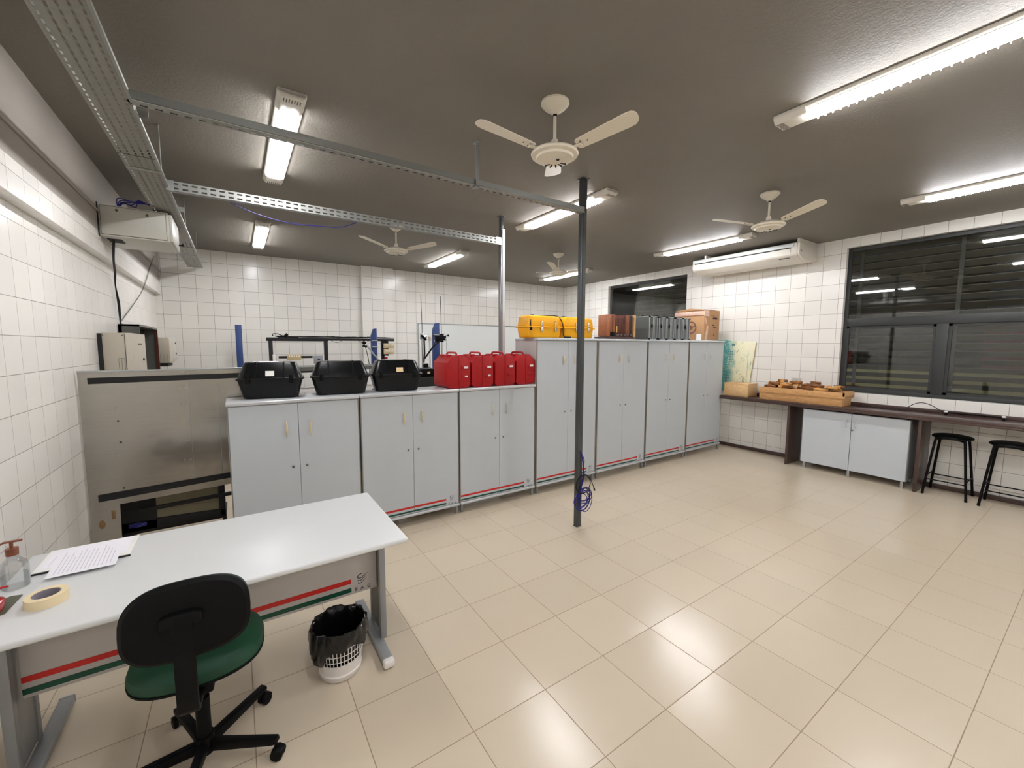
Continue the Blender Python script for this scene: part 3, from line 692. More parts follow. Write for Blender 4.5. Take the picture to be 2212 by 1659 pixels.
def red_case(label, x, stick, group='red survey instrument cases'):
    t = thing('survey_case', label, 'case', (x, 3.87, 1.3385), 0, group)
    w, d = .268, .355
    oct_ = [(.0, .03), (.03, .0), (w-.03, 0), (w, .03), (w, .27), (w-.06, .335), (.062, .335), (0, .27)]
    obj('body', MB().prism(oct_, 'y', 0, d, .007), M['redcase'], t)
    obj('side_panel', MB().box(-.003, .003, .05, d-.05, .05, .245, .004), M['redcase'], t)
    sm = MB()
    loop = [(.03, 0), (w-.03, 0)]
    sm.box(w*.52-.01, w*.52+.01, -.008, d+.006, .004, .345, .005)
    obj('closing_ridge', sm, M['redcase'], t)
    hd = MB()
    hd.tube(smoothpath([(w*.5, .06, .335), (w*.5, .065, .362), (w*.5, .10, .372), (w*.5, .25, .372), (w*.5, .29, .362), (w*.5, .295, .335)], 5), .011, 8)
    obj('handle', hd, M['redcase'], t)
    objs('top_block', MB().box(.05, .10, .10, .16, .325, .356, .008).box(.16, .215, .02, .09, .325, .35, .008).box(.05, .11, .24, .31, .32, .354, .008), M['redcase'], t)
    fr = MB()
    for z in (.215, .125): fr.box(w*.60, w*.90, -.006, .004, z-.016, z+.016, .003)
    objs('latch', fr, M['redcase'], t)
    objs('foot', MB().box(.03, .08, .02, .08, -.0, .006).box(w-.08, w-.03, .02, .08, 0, .006).box(.03, w-.03, d-.08, d-.03, 0, .006), M['black'], t)
    lb = MB().box(w*.70, w*.88, -.0075, -.006, .206, .228)
    if stick: lb.box(w*.74, w*.86, -.0075, -.006, .115, .132)
    objs('label_strip', lb, M['label'], t)
    return t
red_case('red instrument case beside the stickered black case, its flat side panel visible', 1.795, True)
red_case('red instrument case second from the black cases, with two white strips', 2.08, True)
red_case('red instrument case second from the tall cabinets, with one white strip', 2.372, False)
red_case('red instrument case touching the tall cabinet side, with one white strip', 2.655, False)
def yellow_case(label, x, strap):
    t = thing('equipment_case', label, 'case', (x, 3.885, 1.881), 0, 'yellow equipment cases')
    w, d = .505, .235
    def fr(a, b, z0, z1, n0, n1):
        mb = MB(); mb.box(0, w, 0, d, z0, z1, .022, 3)
        mb.warp(lambda c: (w/2+(c.x-w/2)*(1-(n0+(n1-n0)*(c.z-z0)/(z1-z0))), d/2+(c.y-d/2)*(1-(n0+(n1-n0)*(c.z-z0)/(z1-z0))*1.4), c.z)); return mb
    obj('base', fr(0, 0, 0, .135, .06, .0), M['yellow'], t)
    obj('flange', MB().box(-.012, w+.012, -.013, d+.012, .120, .138, .005), M['yellow'], t)
    obj('lid', fr(0, 0, .132, .262, .0, .07), M['yellow'], t)
    for x_ in (w*.42-.02, w*.80): 
        l = obj('latch', MB().box(x_-.015, x_+.015, -.022, -.002, .07, .13, .004).box(x_-.011, x_+.011, -.016, .014, .125, .20, .003), M['chrome'], t)
    if strap:
        sp = MB()
        pts = smoothpath([(.035, -.004, .12), (.03, -.006, .16), (.06, .03, .24), (.12, .10, .275), (.22, .12, .266), (.32, .10, .27), (.43, .06, .274), (.485, .02, .25), (.515, -.01, .17), (.520, -.012, .09), (.528, -.014, .03), (.56, -.02, .008), (.63, -.022, .006)], 6)
        sp.tube(pts, .007, 6); sp.warp(lambda c: (c.x, c.y, c.z)); obj('shoulder_strap', sp, M['black_matte'], t)
        obj('strap_pad', MB().box(.55, .64, -.03, .0, .001, .02, .004), M['black_matte'], t)
        obj('strap_buckle', MB().box(.025, .05, -.014, -.002, .085, .125, .003), M['black'], t)
    else: obj('shoulder_strap', MB().tube(smoothpath([(.02, .12, .255), (.08, .12, .272), (.15, .12, .262)], 6), .008, 6), M['black_matte'], t)
yellow_case('yellow case with a black shoulder strap draped over it, left of the dark post', 2.83, True)
yellow_case('yellow case partly hidden behind the dark post, without hanging strap', 3.385, False)
def grey_case(label, x):
    t = thing('flight_case', label, 'case', (x, 3.91, 1.881), 0, 'grey aluminium-edged cases')
    w, d, h = .188, .31, .345
    obj('body', MB().box(.004, w-.004, .004, d-.004, .004, h-.004), M['grey_case'], t)
    tr = MB()
    for xx in (0, w-.016, w*.42, w*.58):
        for yy in (0, d-.012): tr.box(xx, xx+.014, yy, yy+.012, 0, h, .002)
        tr.box(xx, xx+.014, 0, d, h-.012, h, .002)
    tr.box(0, w, 0, .012, h-.012, h, .002).box(0, w, 0, .012, 0, .012, .002)
    objs('edge_trim', tr, M['alu_trim'], t)
    obj('latch', MB().prism([(w*.30, .17), (w*.38, .20), (w*.30, .235), (w*.22, .20)], 'y', -.006, .003), M['black'], t)
    cn = MB()
    for xx in (0, w-.022):
        for zz in (0, h-.022): cn.box(xx-.002, xx+.024, -.003, .02, zz-.0, zz+.022, .004)
    objs('corner_guard', cn, M['black'], t)
    obj('handle', MB().tube(smoothpath([(w/2, .09, h), (w/2, .10, h+.02), (w/2, .21, h+.02), (w/2, .22, h)], 4), .006, 6), M['black'], t)
    return t
g0 = grey_case('grey flat case next to the pale wooden plank, first of five', 5.045)
for x, lab in ((5.262, 'grey flat case second of five from the wooden cases'), (5.456, 'grey flat case in the middle of the row of five'), (5.66, 'grey flat case second of five from the cardboard box'), (5.862, 'grey flat case last of five, next to the cardboard box')):
    dup(g0, loc=(x, 3.91, 1.881), label=lab)
# wooden cases
t = solo('wooden_tray', MB().box(4.19, 4.72, 3.90, 4.18, 1.881, 1.915, .008), M['darkwood'], 'dark wooden tray carrying the upright wooden cases', 'tray')
wc = [(4.235, 4.345, .30, 'brownwood', 'reddish brown wooden case with black clasp, nearest the dark post'), (4.352, 4.435, .265, 'redwood', 'dark red wooden case with a yellow label'),
      (4.441, 4.50, .26, 'redwood', 'thin dark red wooden case just right of the yellow-labelled one'), (4.506, 4.56, .30, 'redwood', 'tall thin red wooden case in the middle of the tray'),
      (4.566, 4.63, .295, 'brownwood', 'light-edged brown wooden case right of the tray middle'), (4.636, 4.70, .30, 'darkwood', 'very dark wooden case beside the pale plank')]
for i, (a, b, h, m, lab) in enumerate(wc):
    t = thing('wooden_case', lab, 'wooden case', ((a+b)/2, 3.94, 1.916), 0, 'upright wooden cases')
    obj('body', MB().box(a, b, 3.935, 4.15, 1.916, 1.916+h, .004), M[m], t, True)
    obj('lid_line', MB().box((a+b)/2-.002, (a+b)/2+.002, 3.933, 3.936, 1.92, 1.916+h-.01), M['dark'], t, True)
    obj('clasp', MB().box(a+.012, b-.012, 3.925, 3.936, 1.925, 1.95 if i else 1.975, .003), M['black' if i == 0 else 'lock'], t, True)
    if i == 1: obj('sticker', MB().box(a+.012, a+.034, 3.932, 3.9345, 1.97, 2.06), mat('yellow_sticker', (218, 186, 90), .5), t, True)
solo('wooden_plank', MB().box(4.735, 4.775, 3.94, 4.16, 1.881, 2.225, .003), M['palewood'], 'pale wooden plank standing between the wooden and the grey cases', 'plank')
# cardboard box
t = thing('cardboard_box', 'brown taped cardboard box on the last tall cabinet', 'box', (6.70, 4.2, 1.881))
obj('body', MB().box(6.47, 6.925, 3.93, 4.47, 1.882, 2.39, .004), M['card'], t, True)
obj('top_flap', MB().prism([(3.925, 2.386), (3.925, 2.392), (4.2, 2.425), (4.475, 2.392), (4.475, 2.386)], 'x', 6.46, 6.78), M['card'], t, True)
tp = MB().box(6.462, 6.471, 3.92, 4.48, 2.30, 2.37, .002).box(6.46, 6.60, 3.922, 3.931, 2.28, 2.38, .002).prism([(6.50, 1.885), (6.56, 1.885), (6.585, 2.12), (6.55, 2.13)], 'y', 3.922, 3.931).prism([(6.475, 2.26), (6.50, 2.27), (6.54, 2.16), (6.52, 2.15)], 'y', 3.922, 3.93)
obj('packing_tape', tp, M['packtape'], t, True)
em = MB(); mt = Matrix.Translation((6.4675, 4.17, 2.10)) @ Matrix.Rotation(R(90), 4, 'Y')
em.lathe([(.085, -.001), (.105, -.001), (.105, .001), (.085, .001)], n=32, mtx=mt, closed=True).lathe([(0, 0), (.035, 0), (.035, .001), (0, .001)], n=20, mtx=mt)
for a in (40, 140, 250): em.box(.03, .09, -.008, .008, -.001, .001, mtx=mt @ Matrix.Rotation(R(a), 4, 'Z'))
obj('printed_emblem', em, M['card_print'], t, True)
pr = MB().box(6.72, 6.85, 3.9285, 3.93, 2.238, 2.27).box(6.67, 6.78, 3.9285, 3.93, 2.293, 2.297).box(6.72, 6.76, 3.9285, 3.93, 2.13, 2.15).box(6.74, 6.82, 3.9285, 3.93, 2.10, 2.112).box(6.76, 6.785, 3.9285, 3.93, 1.96, 1.995)
obj('printed_marks', pr, mat('box_ink', (44, 36, 30), .6), t, True)
obj('printed_emblem', MB().box(6.4685, 6.47, 3.97, 4.06, 1.886, 1.99), M['label'], t, True)

# ---------------------------------------------------------------- granite counter on the right
ZC = .953
t = thing('granite_counter', 'brown granite counter along the window wall', 'counter', (7.08, 1.6, 0))
obj('top', MB().box(6.845, X1-.001, -1.6, 3.82, ZC-.03, ZC, .004).box(6.845, 6.87, -1.6, 3.82, ZC-.055, ZC-.03, .003), M['granite'], t, True)
obj('backsplash', MB().box(X1-.02, X1-.001, -1.6, 3.82, ZC, ZC+.045, .002), M['granite'], t, True)
for y in (2.74, 1.308, -1.0): obj('support_panel', MB().box(6.866, X1-.002, y, y+.032, 0, ZC-.03, .002), M['granite'], t, True)
# cupboard under it
t = thing('base_cupboard', 'white two-door cupboard under the granite counter', 'cabinet', (7.08, 2.0, 0))
obj('body', MB().box(6.92, 7.28, 1.418, 1.434, .09, .875).box(6.92, 7.28, 2.562, 2.578, .09, .875).box(6.92, 7.28, 1.42, 2.575, .09, .108).box(6.92, 7.28, 1.42, 2.575, .857, .875).box(7.26, 7.28, 1.42, 2.575, .09, .875), mat('white_laminate', (206, 207, 208), .4, var=.02), t, True)
for a, b, s in ((1.42, 1.999, -1), (2.005, 2.575, 1)):
    d = obj('door', MB().box(6.902, 6.919, a, b, .092, .872, .0015, 1), M['cab'], t, True)
    hy = (2.002+s*.05)
    hb = MB().tube(smoothpath([(6.902, hy, .80), (6.878, hy+.004*s, .785), (6.872, hy, .74), (6.878, hy-.004*s, .70), (6.902, hy, .685)], 5), .006, 8)
    obj('handle', hb, M['handle_grey'], d, True)
obj('lock', MB().cyl((6.902, 1.985, .655), (6.885, 1.985, .655), .010, n=12), M['lock'], t, True)
for a in (1.45, 2.0, 2.53): obj('foot', MB().box(6.905, 6.935, a-.015, a+.015, 0, .09, .003), M['alu_trim'], t, True)
for a in (1.45, 2.53): obj('foot', MB().box(7.24, 7.27, a-.015, a+.015, 0, .09, .003), M['alu_trim'], t, True)
# air conditioner
t = thing('air_conditioner', 'long white air conditioner hanging below the ceiling over the window wall', 'air conditioner', (7.0, 3.5, 3.03))
pf = [(6.72, 3.27), (X1-.003, 3.275), (X1-.003, 3.06), (7.16, 3.03), (6.86, 3.028), (6.72, 3.085), (6.70, 3.11), (6.70, 3.255)]
obj('body', MB().prism(pf, 'y', 2.72, 4.30, .006), M['fixture'], t, True)
obj('end_cover', MB().prism(pf, 'y', 2.685, 2.718, .008), M['fixture'], t, True)
obj('end_cover', MB().prism(pf, 'y', 4.302, 4.335, .008), M['fixture'], t, True)
obj('air_outlet', MB().box(6.695, 6.715, 2.80, 4.29, 3.188, 3.203), M['dark'], t, True)
obj('louver', MB().box(6.684, 6.70, 2.76, 4.30, 3.207, 3.25, .004), mat('louver_plastic', (214, 220, 224), .35), t, True)
obj('louver', MB().prism([(6.685, 3.187), (6.70, 3.187), (6.72, 3.11), (6.70, 3.105)], 'y', 2.80, 4.30), M['fixture'], t, True)
obj('name_badge', MB().prism([(6.745, 3.072), (6.765, 3.064), (6.765, 3.062), (6.745, 3.070)], 'y', 2.83, 2.97), M['dark_metal'], t, True)
objs('screw', MB().cyl((6.76, 2.683, 3.15), (6.76, 2.6855, 3.15), .008, n=10).cyl((7.2, 2.72, 3.025), (7.2, 2.72, 3.04), .012, n=10), M['dark'], t, True)
objs('mounting_rail', MB().box(6.72, X1-.01, 2.70, 2.73, 3.272, H).box(6.72, X1-.01, 4.1, 4.13, 3.272, H), M['fixture'], t, True)
# wall outlet
t = thing('wall_outlet', 'grey white wall outlet above the long wooden box', 'outlet', (X1, 2.86, 1.21))
obj('plate', MB().box(X1-.03, X1-.001, 2.79, 2.91, 1.225, 1.295, .006), M['socket'], t, True)
obj('socket', MB().box(X1-.033, X1-.029, 2.80, 2.845, 1.235, 1.285, .003).box(X1-.033, X1-.029, 2.855, 2.90, 1.235, 1.285, .003), M['greywhite'], t, True)
# poster board leaning on the wall
t = thing('plan_board', 'teal and cream printed board leaning on the wall behind the small wooden box', 'board', (7.29, 3.83, ZC+.046))
def lean(c): return (c.x-.0, c.y, c.z)
pb = MB().prism([(3.575, .999), (4.18, .999), (4.18, 1.90), (3.482, 1.865)], 'x', 7.282, 7.292, .001)
obj('printed_board', pb, M['poster'], t, True)
pm = MB(); random.seed(4)
for i in range(5):
    for k in range(3): pm.box(7.2795, 7.282, 3.90-k*.03+i*.006, 3.915-k*.03+i*.006, 1.50+i*.045, 1.522+i*.045)
for i in range(6):
    for k in range(3): pm.box(7.2795, 7.282, 3.97-k*.028, 3.985-k*.028, 1.03+i*.045, 1.052+i*.045)
pm.box(7.2795, 7.282, 3.83, 3.885, 1.79, 1.83)
objs('drawn_window', pm, mat('teal_ink', (84, 126, 130), .6), t, True)
pm = MB()
for i in range(9): pm.box(7.2795, 7.282, 3.655-.004*(i % 3), 3.675, 1.14+i*.014, 1.149+i*.014)
for i in range(7): pm.box(7.2795, 7.282, 3.545, 3.552, 1.45+i*.012, 1.458+i*.012)
for i in range(12):
    a, b = 3.66+random.random()*.14, 1.2+random.random()*.6; pm.box(7.2795, 7.282, a, a+.009, b, b+.014)
pm.box(7.2795, 7.282, 3.60, 3.602, 1.25, 1.72).box(7.2795, 7.282, 3.60, 3.68, 1.64, 1.643)
obj('board_lettering', pm, mat('slate_ink', (110, 118, 120), .6), t, True)
obj('board_edge', MB().box(7.280, 7.2935, 3.482, 3.49, 1.0, 1.864, mtx=None).warp(lambda c: (c.x, c.y+(1.865-c.z)*.105, c.z)), mat('board_border', (232, 222, 176), .5), t, True)
# wooden boxes
t = thing('wooden_box', 'small closed pale wooden box on the counter beside the last tall cabinet', 'wooden box', (7.1, 3.6, ZC+.001))
obj('body', MB().box(6.945, 7.25, 3.405, 3.80, ZC+.001, 1.155, .003), M['pine2'], t, True)
obj('lid', MB().box(6.94, 7.255, 3.40, 3.805, 1.155, 1.168, .003), M['pine2'], t, True)
t = thing('wooden_crate', 'long open wooden box heaped with rough wood pieces on the counter', 'wooden box', (7.1, 2.67, ZC+.001))
cr = MB().box(6.925, 6.945, 2.13, 3.215, ZC+.001, 1.145, .002).box(7.235, 7.255, 2.13, 3.215, ZC+.001, 1.145, .002).box(6.945, 7.235, 2.13, 2.15, ZC+.001, 1.145, .002).box(6.945, 7.235, 3.195, 3.215, ZC+.001, 1.145, .002).box(6.94, 7.24, 2.14, 3.2, ZC+.001, ZC+.012)
obj('body', cr, M['pine'], t, True)
obj('rim', MB().box(6.912, 6.926, 2.10, 3.22, 1.062, 1.15, .003).box(6.912, 7.268, 2.098, 2.129, 1.095, 1.15, .003).box(7.254, 7.268, 2.10, 3.22, 1.062, 1.15, .003), M['pine'], t, True)
obj('fill_board', MB().box(6.946, 7.234, 2.151, 3.194, 1.05, 1.068), M['chip_c'], t, True)
random.seed(9)
ch = []
for m in ('chip_a', 'chip_b', 'chip_c'):
    for q in range(2):
        L_, w_, h_ = .058+.02*q, .027, .017
        mb = MB().box(-L_, L_, -w_, w_, -h_, h_)
        bmesh.ops.subdivide_edges(mb.bm, edges=mb.bm.edges[:], cuts=2, use_grid_fill=True)
        mb.warp(lambda c: (c.x*(1+random.uniform(-.12, .12)), c.y*(1+random.uniform(-.3, .3)), c.z*(1+random.uniform(-.35, .35))))
        ch.append((mb, m, f'wood piece {m}{q}'))
protos = []
for mb, m, _ in ch:
    o = obj('wood_piece', mb, M[m], None, False, False); protos.append(o)
heap = []
for i in range(60):
    q = i if i < len(protos) else random.randrange(len(protos)); src = protos[q]
    L_, w_, h_ = .058+.02*(q % 2), .027, .017
    best = None
    for tr in range(14):
        a_ = PI/2+random.uniform(-.3, .3) if random.random() < .7 else random.uniform(-.35, .35)
        ex = abs(L_*math.cos(a_))+abs(w_*math.sin(a_)); ey = abs(L_*math.sin(a_))+abs(w_*math.cos(a_))
        px, py = random.uniform(6.955+ex, 7.225-ex), random.uniform(2.165+ey, 3.18-ey)
        if i > 56 and tr < 12: py = random.uniform(2.95, 3.18-ey)
        z = 1.070
        for hx, hy, ax, ay, top in heap:
            if abs(px-hx) < (ax+ex)*.88 and abs(py-hy) < (ay+ey)*.88: z = max(z, top)
        if best is None or z < best[0]: best = (z, px, py, a_, ex, ey)
    z, px, py, a_, ex, ey = best
    heap.append((px, py, ex, ey, z+2*h_+.005))
    o = src if i < len(protos) else src.copy()
    if i >= len(protos): C.objects.link(o)
    o.location = (px, py, z+h_+.003); o.rotation_euler = (random.uniform(-.09, .09), random.uniform(-.09, .09), a_)
    tag(o, 'rough wood piece heaped in the long open wooden box', 'wood piece', 'wood pieces in the long box')
# counter odds and ends
mb = MB().tube(smoothpath([(7.18, 2.05, .96), (7.2, 1.9, .965), (7.2, 1.75, .962), (7.19, 1.55, .965), (7.19, 1.52, 1.0), (7.19, 1.46, 1.055), (7.19, 1.39, 1.08), (7.19, 1.31, 1.06), (7.19, 1.23, 1.01), (7.19, 1.18, .975)]), .005, 6)
solo('looped_cable', mb, M['black_cable'], 'black cable lying in a raised loop on the granite counter', 'cable')
t = thing('inspection_lamp', 'thin dark bar with two white end caps on the counter below the window', 'lamp', (7.2, .94, .96))
obj('bar', MB().cyl((7.2, 1.165, .985), (7.2, .72, .985), .009, n=10), M['black'], t, True)
objs('end_cap', MB().lathe([(0, 0), (.016, 0), (.02, .012), (.012, .022), (0, .024)], (7.2, 1.172, .982), 14).lathe([(0, 0), (.016, 0), (.02, .012), (.012, .022), (0, .024)], (7.2, .712, .982), 14), M['label'], t, True)
objs('support_foot', MB().box(7.18, 7.22, 1.155, 1.18, .954, .985, .002).box(7.18, 7.22, .70, .725, .954, .985, .002), M['black'], t, True)
# stools
def stool(label, x, y):
    t = thing('stool', label, 'stool', (x, y, 0), 0, 'black stools at the counter')
    obj('seat', MB().lathe([(0, .742), (.12, .738), (.165, .727), (.178, .712), (.174, .702), (.15, .692), (0, .69)], n=36), M['black'], t)
    tops = .115; ft = .182
    for sx in (-1, 1):
        for sy in (-1, 1):
            pts = smoothpath([(sx*.05, sy*.05, .688), (sx*(tops-.01), sy*(tops-.01), .683), (sx*(tops+.008), sy*(tops+.008), .66), (sx*ft, sy*ft, .012)], 5)
            l = obj('leg', MB().tube(pts, .0125, 10), M['black'], t)
            obj('foot_cap', MB().cyl((sx*ft, sy*ft, 0), (sx*(ft-.002), sy*(ft-.002), .028), .0135, n=10), M['black'], l)
    r1, r2 = .172, .168
    objs('ring_bar', MB().tube([(-r1, -r1+.01, .19), (-r1, r1-.01, .19)], .007, 8).tube([(r1, -r1+.01, .19), (r1, r1-.01, .19)], .007, 8).tube([(-r2, -r2, .225), (r2, -r2, .225)], .007, 8).tube([(-r2, r2, .225), (r2, r2, .225)], .008, 8), M['black'], t)
    return t
s0 = stool('round black stool next to the granite support panel', 7.078, 1.074)
dup(s0, loc=(7.052, .61, 0), label='round black stool cut by the right edge of the photo')

# ---------------------------------------------------------------- desk
t = thing('desk', 'long pale grey desk with red and green stripes on its front panel', 'desk', (-.08, 2.48, 0))
xl, xr, yf, yb, zt = -.885, .725, 2.082, 2.92, .75
obj('top', MB().box(xl, xr, yf, yb, zt-.026, zt, .010, 4), M['desk'], t, True)
ZL = lambda x: 0
md = obj('modesty_panel', MB().box(-.795, .635, 2.405, 2.42, .337, .723, .001, 1), M['panel'], t, True)
obj('red_stripe', MB().box(-.795, .49, 2.4035, 2.405, .405, .431), M['red_tape'], md, True)
obj('green_stripe', MB().box(-.795, .49, 2.4035, 2.405, .353, .378), M['green_tape'], md, True)
_l = Matrix.Translation((0, 0, 0))
lg_parent = md
base = chain(t).inverted() @ Vector((.555, 2.405, .375)); logo(md, base.x, base.y, base.z, 1.1)
for s, cx in ((1, .620), (-1, -.782)):
    cxx = cx + (.030 if s > 0 else -.035)
    lg = obj('leg', MB().box(cxx-.0175, cxx+.0175, 2.33, 2.365, .045, .724, .004).box(cxx-.012, cxx+.012, 2.365, 2.53, .06, .724, .002).box(cxx-.0175, cxx+.0175, 2.53, 2.56, .045, .724, .004), M['alu'], t, True)
    obj('cable_cover', MB().box(cxx-.0155 if s > 0 else cxx-.016, cxx-.012, 2.372, 2.52, .09, .70), M['dark_metal'], lg, True)
    obj('foot_bar', MB().box(cx-.029, cx+.029, 2.165, 2.79, .006, .046, .010, 3), M['alu'], t, True)
    obj('foot_cap', MB().box(cx-.031, cx+.031, 2.128, 2.168, .004, .05, .012, 3), M['white_plastic'], t, True)
    obj('foot_cap', MB().box(cx-.0295, cx+.0295, 2.785, 2.80, .005, .047, .006, 2), M['alu'], t, True)
    obj('top_bracket', MB().box(cx-.02, cx+.02, 2.15, 2.80, .708, .724), M['alu'], t, True)
obj('cross_rail', MB().box(-.78, .62, 2.46, 2.49, .66, .70), M['alu'], t, True)
# things on the desk
D = .7502
t = thing('notebook', 'closed white notebook under the printed sheets', 'notebook', (-.65, 2.77, D))
obj('pages', MB().box(-.81, -.485, 2.655, 2.895, D, D+.010, .002), M['paper'], t, True)
obj('cover', MB().box(-.812, -.482, 2.652, 2.898, D+.010, D+.0115), M['label'], t, True)
obj('spine', MB().box(-.813, -.482, 2.651, 2.655, D, D+.007), M['dark'], t, True)
def sheet(name, label, pts, z, m_lines, col):
    t = thing(name, label, 'paper', (pts[0][0], pts[0][1], z))
    obj('page', MB().prism(pts, 'z', z, z+.0007), M['paper'], t, True, False)
    A, B, Cc, Dd = [Vector((p[0], p[1], z+.0009)) for p in pts]
    ln = MB()
    for k in range(m_lines):
        u = .1+.8*k/(m_lines-1); e = .55+.35*random.random()
        a = A.lerp(Dd, u).lerp(B.lerp(Cc, u), .08); b = A.lerp(Dd, u).lerp(B.lerp(Cc, u), e)
        ln.tube([a, b], .0014, 4)
    ln.warp(lambda c: (c.x, c.y, z+.0007+min(.0004, max(0, c.z-z-.0007))))
    obj('printed_lines', ln, M[col], t, True, False); return t
random.seed(3)
sheet('printed_sheet', 'printed white sheet lying square on the notebook', [(-.80, 2.675), (-.80, 2.89), (-.505, 2.895), (-.505, 2.685)], D+.0117, 12, 'print_pink')
sheet('printed_sheet', 'printed white sheet overlapping the notebook toward the desk edge', [(-.748, 2.555), (-.765, 2.88), (-.535, 2.885), (-.518, 2.556)], D+.0126, 14, 'print')
t = thing('masking_tape', 'roll of cream masking tape lying on the desk', 'tape', (-.683, 2.345, D))
obj('tape_roll', MB().lathe([(.042, 0), (.062, 0), (.062, .038), (.042, .038)], (-.683, 2.345, D), 48, closed=True), M['tape'], t, True)
obj('cardboard_core', MB().lathe([(.038, .001), (.042, .001), (.042, .037), (.038, .037)], (-.683, 2.345, D), 48, closed=True), M['core'], t, True)
t = thing('soap_dispenser', 'clear pump bottle with amber pump head at the back left of the desk', 'bottle', (-.835, 2.575, D))
obj('bottle', MB().lathe([(0, 0), (.038, 0), (.044, .006), (.044, .085), (.040, .105), (.022, .125), (.018, .135), (.018, .145)], (-.835, 2.575, D), 28), M['clear'], t, True)
obj('liquid', MB().lathe([(0, .003), (.040, .004), (.041, .055), (0, .055)], (-.835, 2.575, D), 28), M['clear'], t, True)
obj('collar', MB().lathe([(0, .142), (.019, .142), (.02, .172), (.012, .174), (0, .174)], (-.835, 2.575, D), 20), M['amber'], t, True)
obj('pump_head', MB().cyl((-.835, 2.575, D+.172), (-.835, 2.575, D+.20), .006, n=12).box(-.86, -.802, 2.567, 2.583, D+.197, D+.205, .003, 2, Matrix.Identity(4)).tube([(-.855, 2.575, D+.201), (-.875, 2.55, D+.192)], .004, 8), M['amber'], t, True)
t = thing('red_case', 'small glossy red case at the left end of the desk', 'case', (-.835, 2.42, D))
obj('body', MB().lathe([(0, 0), (.05, .0), (.062, .015), (.06, .034), (.04, .044), (0, .046)], (-.838, 2.36, D+.003), 28, sx=.62, sy=1.0), M['redglossy'], t, True)
obj('handle', MB().tube(smoothpath([(-.85, 2.39, D+.045), (-.84, 2.42, D+.065), (-.82, 2.46, D+.055)], 5), .005, 8), M['redglossy'], t, True)
solo('folder', MB().prism([(-.875, 2.28), (-.79, 2.33), (-.785, 2.47), (-.82, 2.48), (-.87, 2.44)], 'z', D, D+.003), M['olive'], 'dark olive folder under the red case', 'folder')

# ---------------------------------------------------------------- swivel chair
cx, cy = -.193, 2.068
t = thing('office_chair', 'black and green swivel chair with its back to the camera', 'chair', (cx, cy, 0))
for k, a in enumerate((-31, 41, 113, 185, 257)):
    m = Matrix.Rotation(R(a), 4, 'Z')
    lg = obj('base_leg', MB().prism([(.02, .06), (.02, .105), (.30, .098), (.305, .078), (.28, .072)], 'y', -.017, .017, .004, 2, m), M['black'], t)
    cs = MB()
    cs.cyl((.295, 0, .055), (.295, 0, .08), .007, n=8, mtx=m)
    for s in (-1, 1): cs.lathe([(0, 0), (.022, 0), (.025, .004), (.025, .014), (.02, .018), (0, .018)], n=20, mtx=m @ Matrix.Translation((.30, s*.005 if s > 0 else -.005, .025)) @ Matrix.Rotation(R(-90*s), 4, 'X'))
    cs.prism([(.28, .048), (.30, .056), (.325, .045), (.328, .03), (.31, .04), (.285, .04)], 'y', -.021, .021, .002, 1, m)
    obj('caster', cs, M['black'], lg)
obj('gas_lift', MB().cyl((0, 0, .05), (0, 0, .13), .034, n=20).cyl((0, 0, .13), (0, 0, .30), .026, n=20).cyl((0, 0, .30), (0, 0, .415), .016, n=16), M['black'], t)
yw = R(-3); rot = Matrix.Rotation(yw, 4, 'Z')
obj('mechanism', MB().box(-.06, .06, -.14, .09, .405, .447, .008, 2, rot), M['black'], t)
def rrect(hw, hd, r, n=10, k=2.6):
    out = []
    for i in range(n*4):
        a = 2*PI*i/(n*4); c, s_ = math.cos(a), math.sin(a)
        out.append((hw*math.copysign(abs(c)**(2/k), c), hd*math.copysign(abs(s_)**(2/k), s_)))
    return out
def pad(hw, hd, secs, k=2.6, n=12):
    b = bmesh.new(); rings = []
    for sc, z in secs: rings.append([b.verts.new((x*sc, y*(1-(1-sc)*hw/hd), z)) for x, y in rrect(hw, hd, 0, n, k)])
    for p_, q_ in zip(rings, rings[1:]):
        for i in range(len(p_)): b.faces.new((p_[i], p_[(i+1) % len(p_)], q_[(i+1) % len(p_)], q_[i]))
    b.faces.new(rings[0][::-1]); b.faces.new(rings[-1]); bmesh.ops.recalc_face_normals(b, faces=b.faces[:]); return b
sp = MB(); sp._merge(pad(.235, .215, [(.93, .0), (.995, .008), (1.0, .018)]), rot @ Matrix.Translation((0, .055, .446)))
obj('seat_shell', sp, M['black'], t)
sp = MB(); sp._merge(pad(.232, .212, [(1.0, .0), (1.01, .018), (.98, .038), (.90, .05), (.7, .056), (.4, .058)]), rot @ Matrix.Translation((0, .055, .464)))
obj('seat_cushion', sp, M['green_fabric'], t)
bm_ = rot @ Matrix.Translation((.015, -.245, .797)) @ Matrix.Rotation(R(82), 4, 'X')
bs = MB(); bs._merge(pad(.190, .139, [(.80, -.026), (.93, -.022), (1.0, -.008), (1.0, .004)], 2.9)); bs.warp(lambda c: (c.x, c.y, c.z-.35*c.x*c.x)); bmesh.ops.transform(bs.bm, matrix=bm_ @ Matrix.Scale(-1, 4, (0, 0, 1)), verts=bs.bm.verts); bmesh.ops.reverse_faces(bs.bm, faces=bs.bm.faces[:])
obj('backrest_shell', bs, M['black'], t)
bs = MB(); bs._merge(pad(.186, .135, [(1.0, .0), (1.0, .012), (.94, .028), (.8, .034), (.5, .036)], 2.9)); bs.warp(lambda c: (c.x, c.y, c.z+.35*c.x*c.x+.003)); bmesh.ops.transform(bs.bm, matrix=bm_ @ Matrix.Rotation(R(180), 4, 'Y'), verts=bs.bm.verts)
obj('backrest_cushion', bs, M['green_fabric'], t)
br = MB()
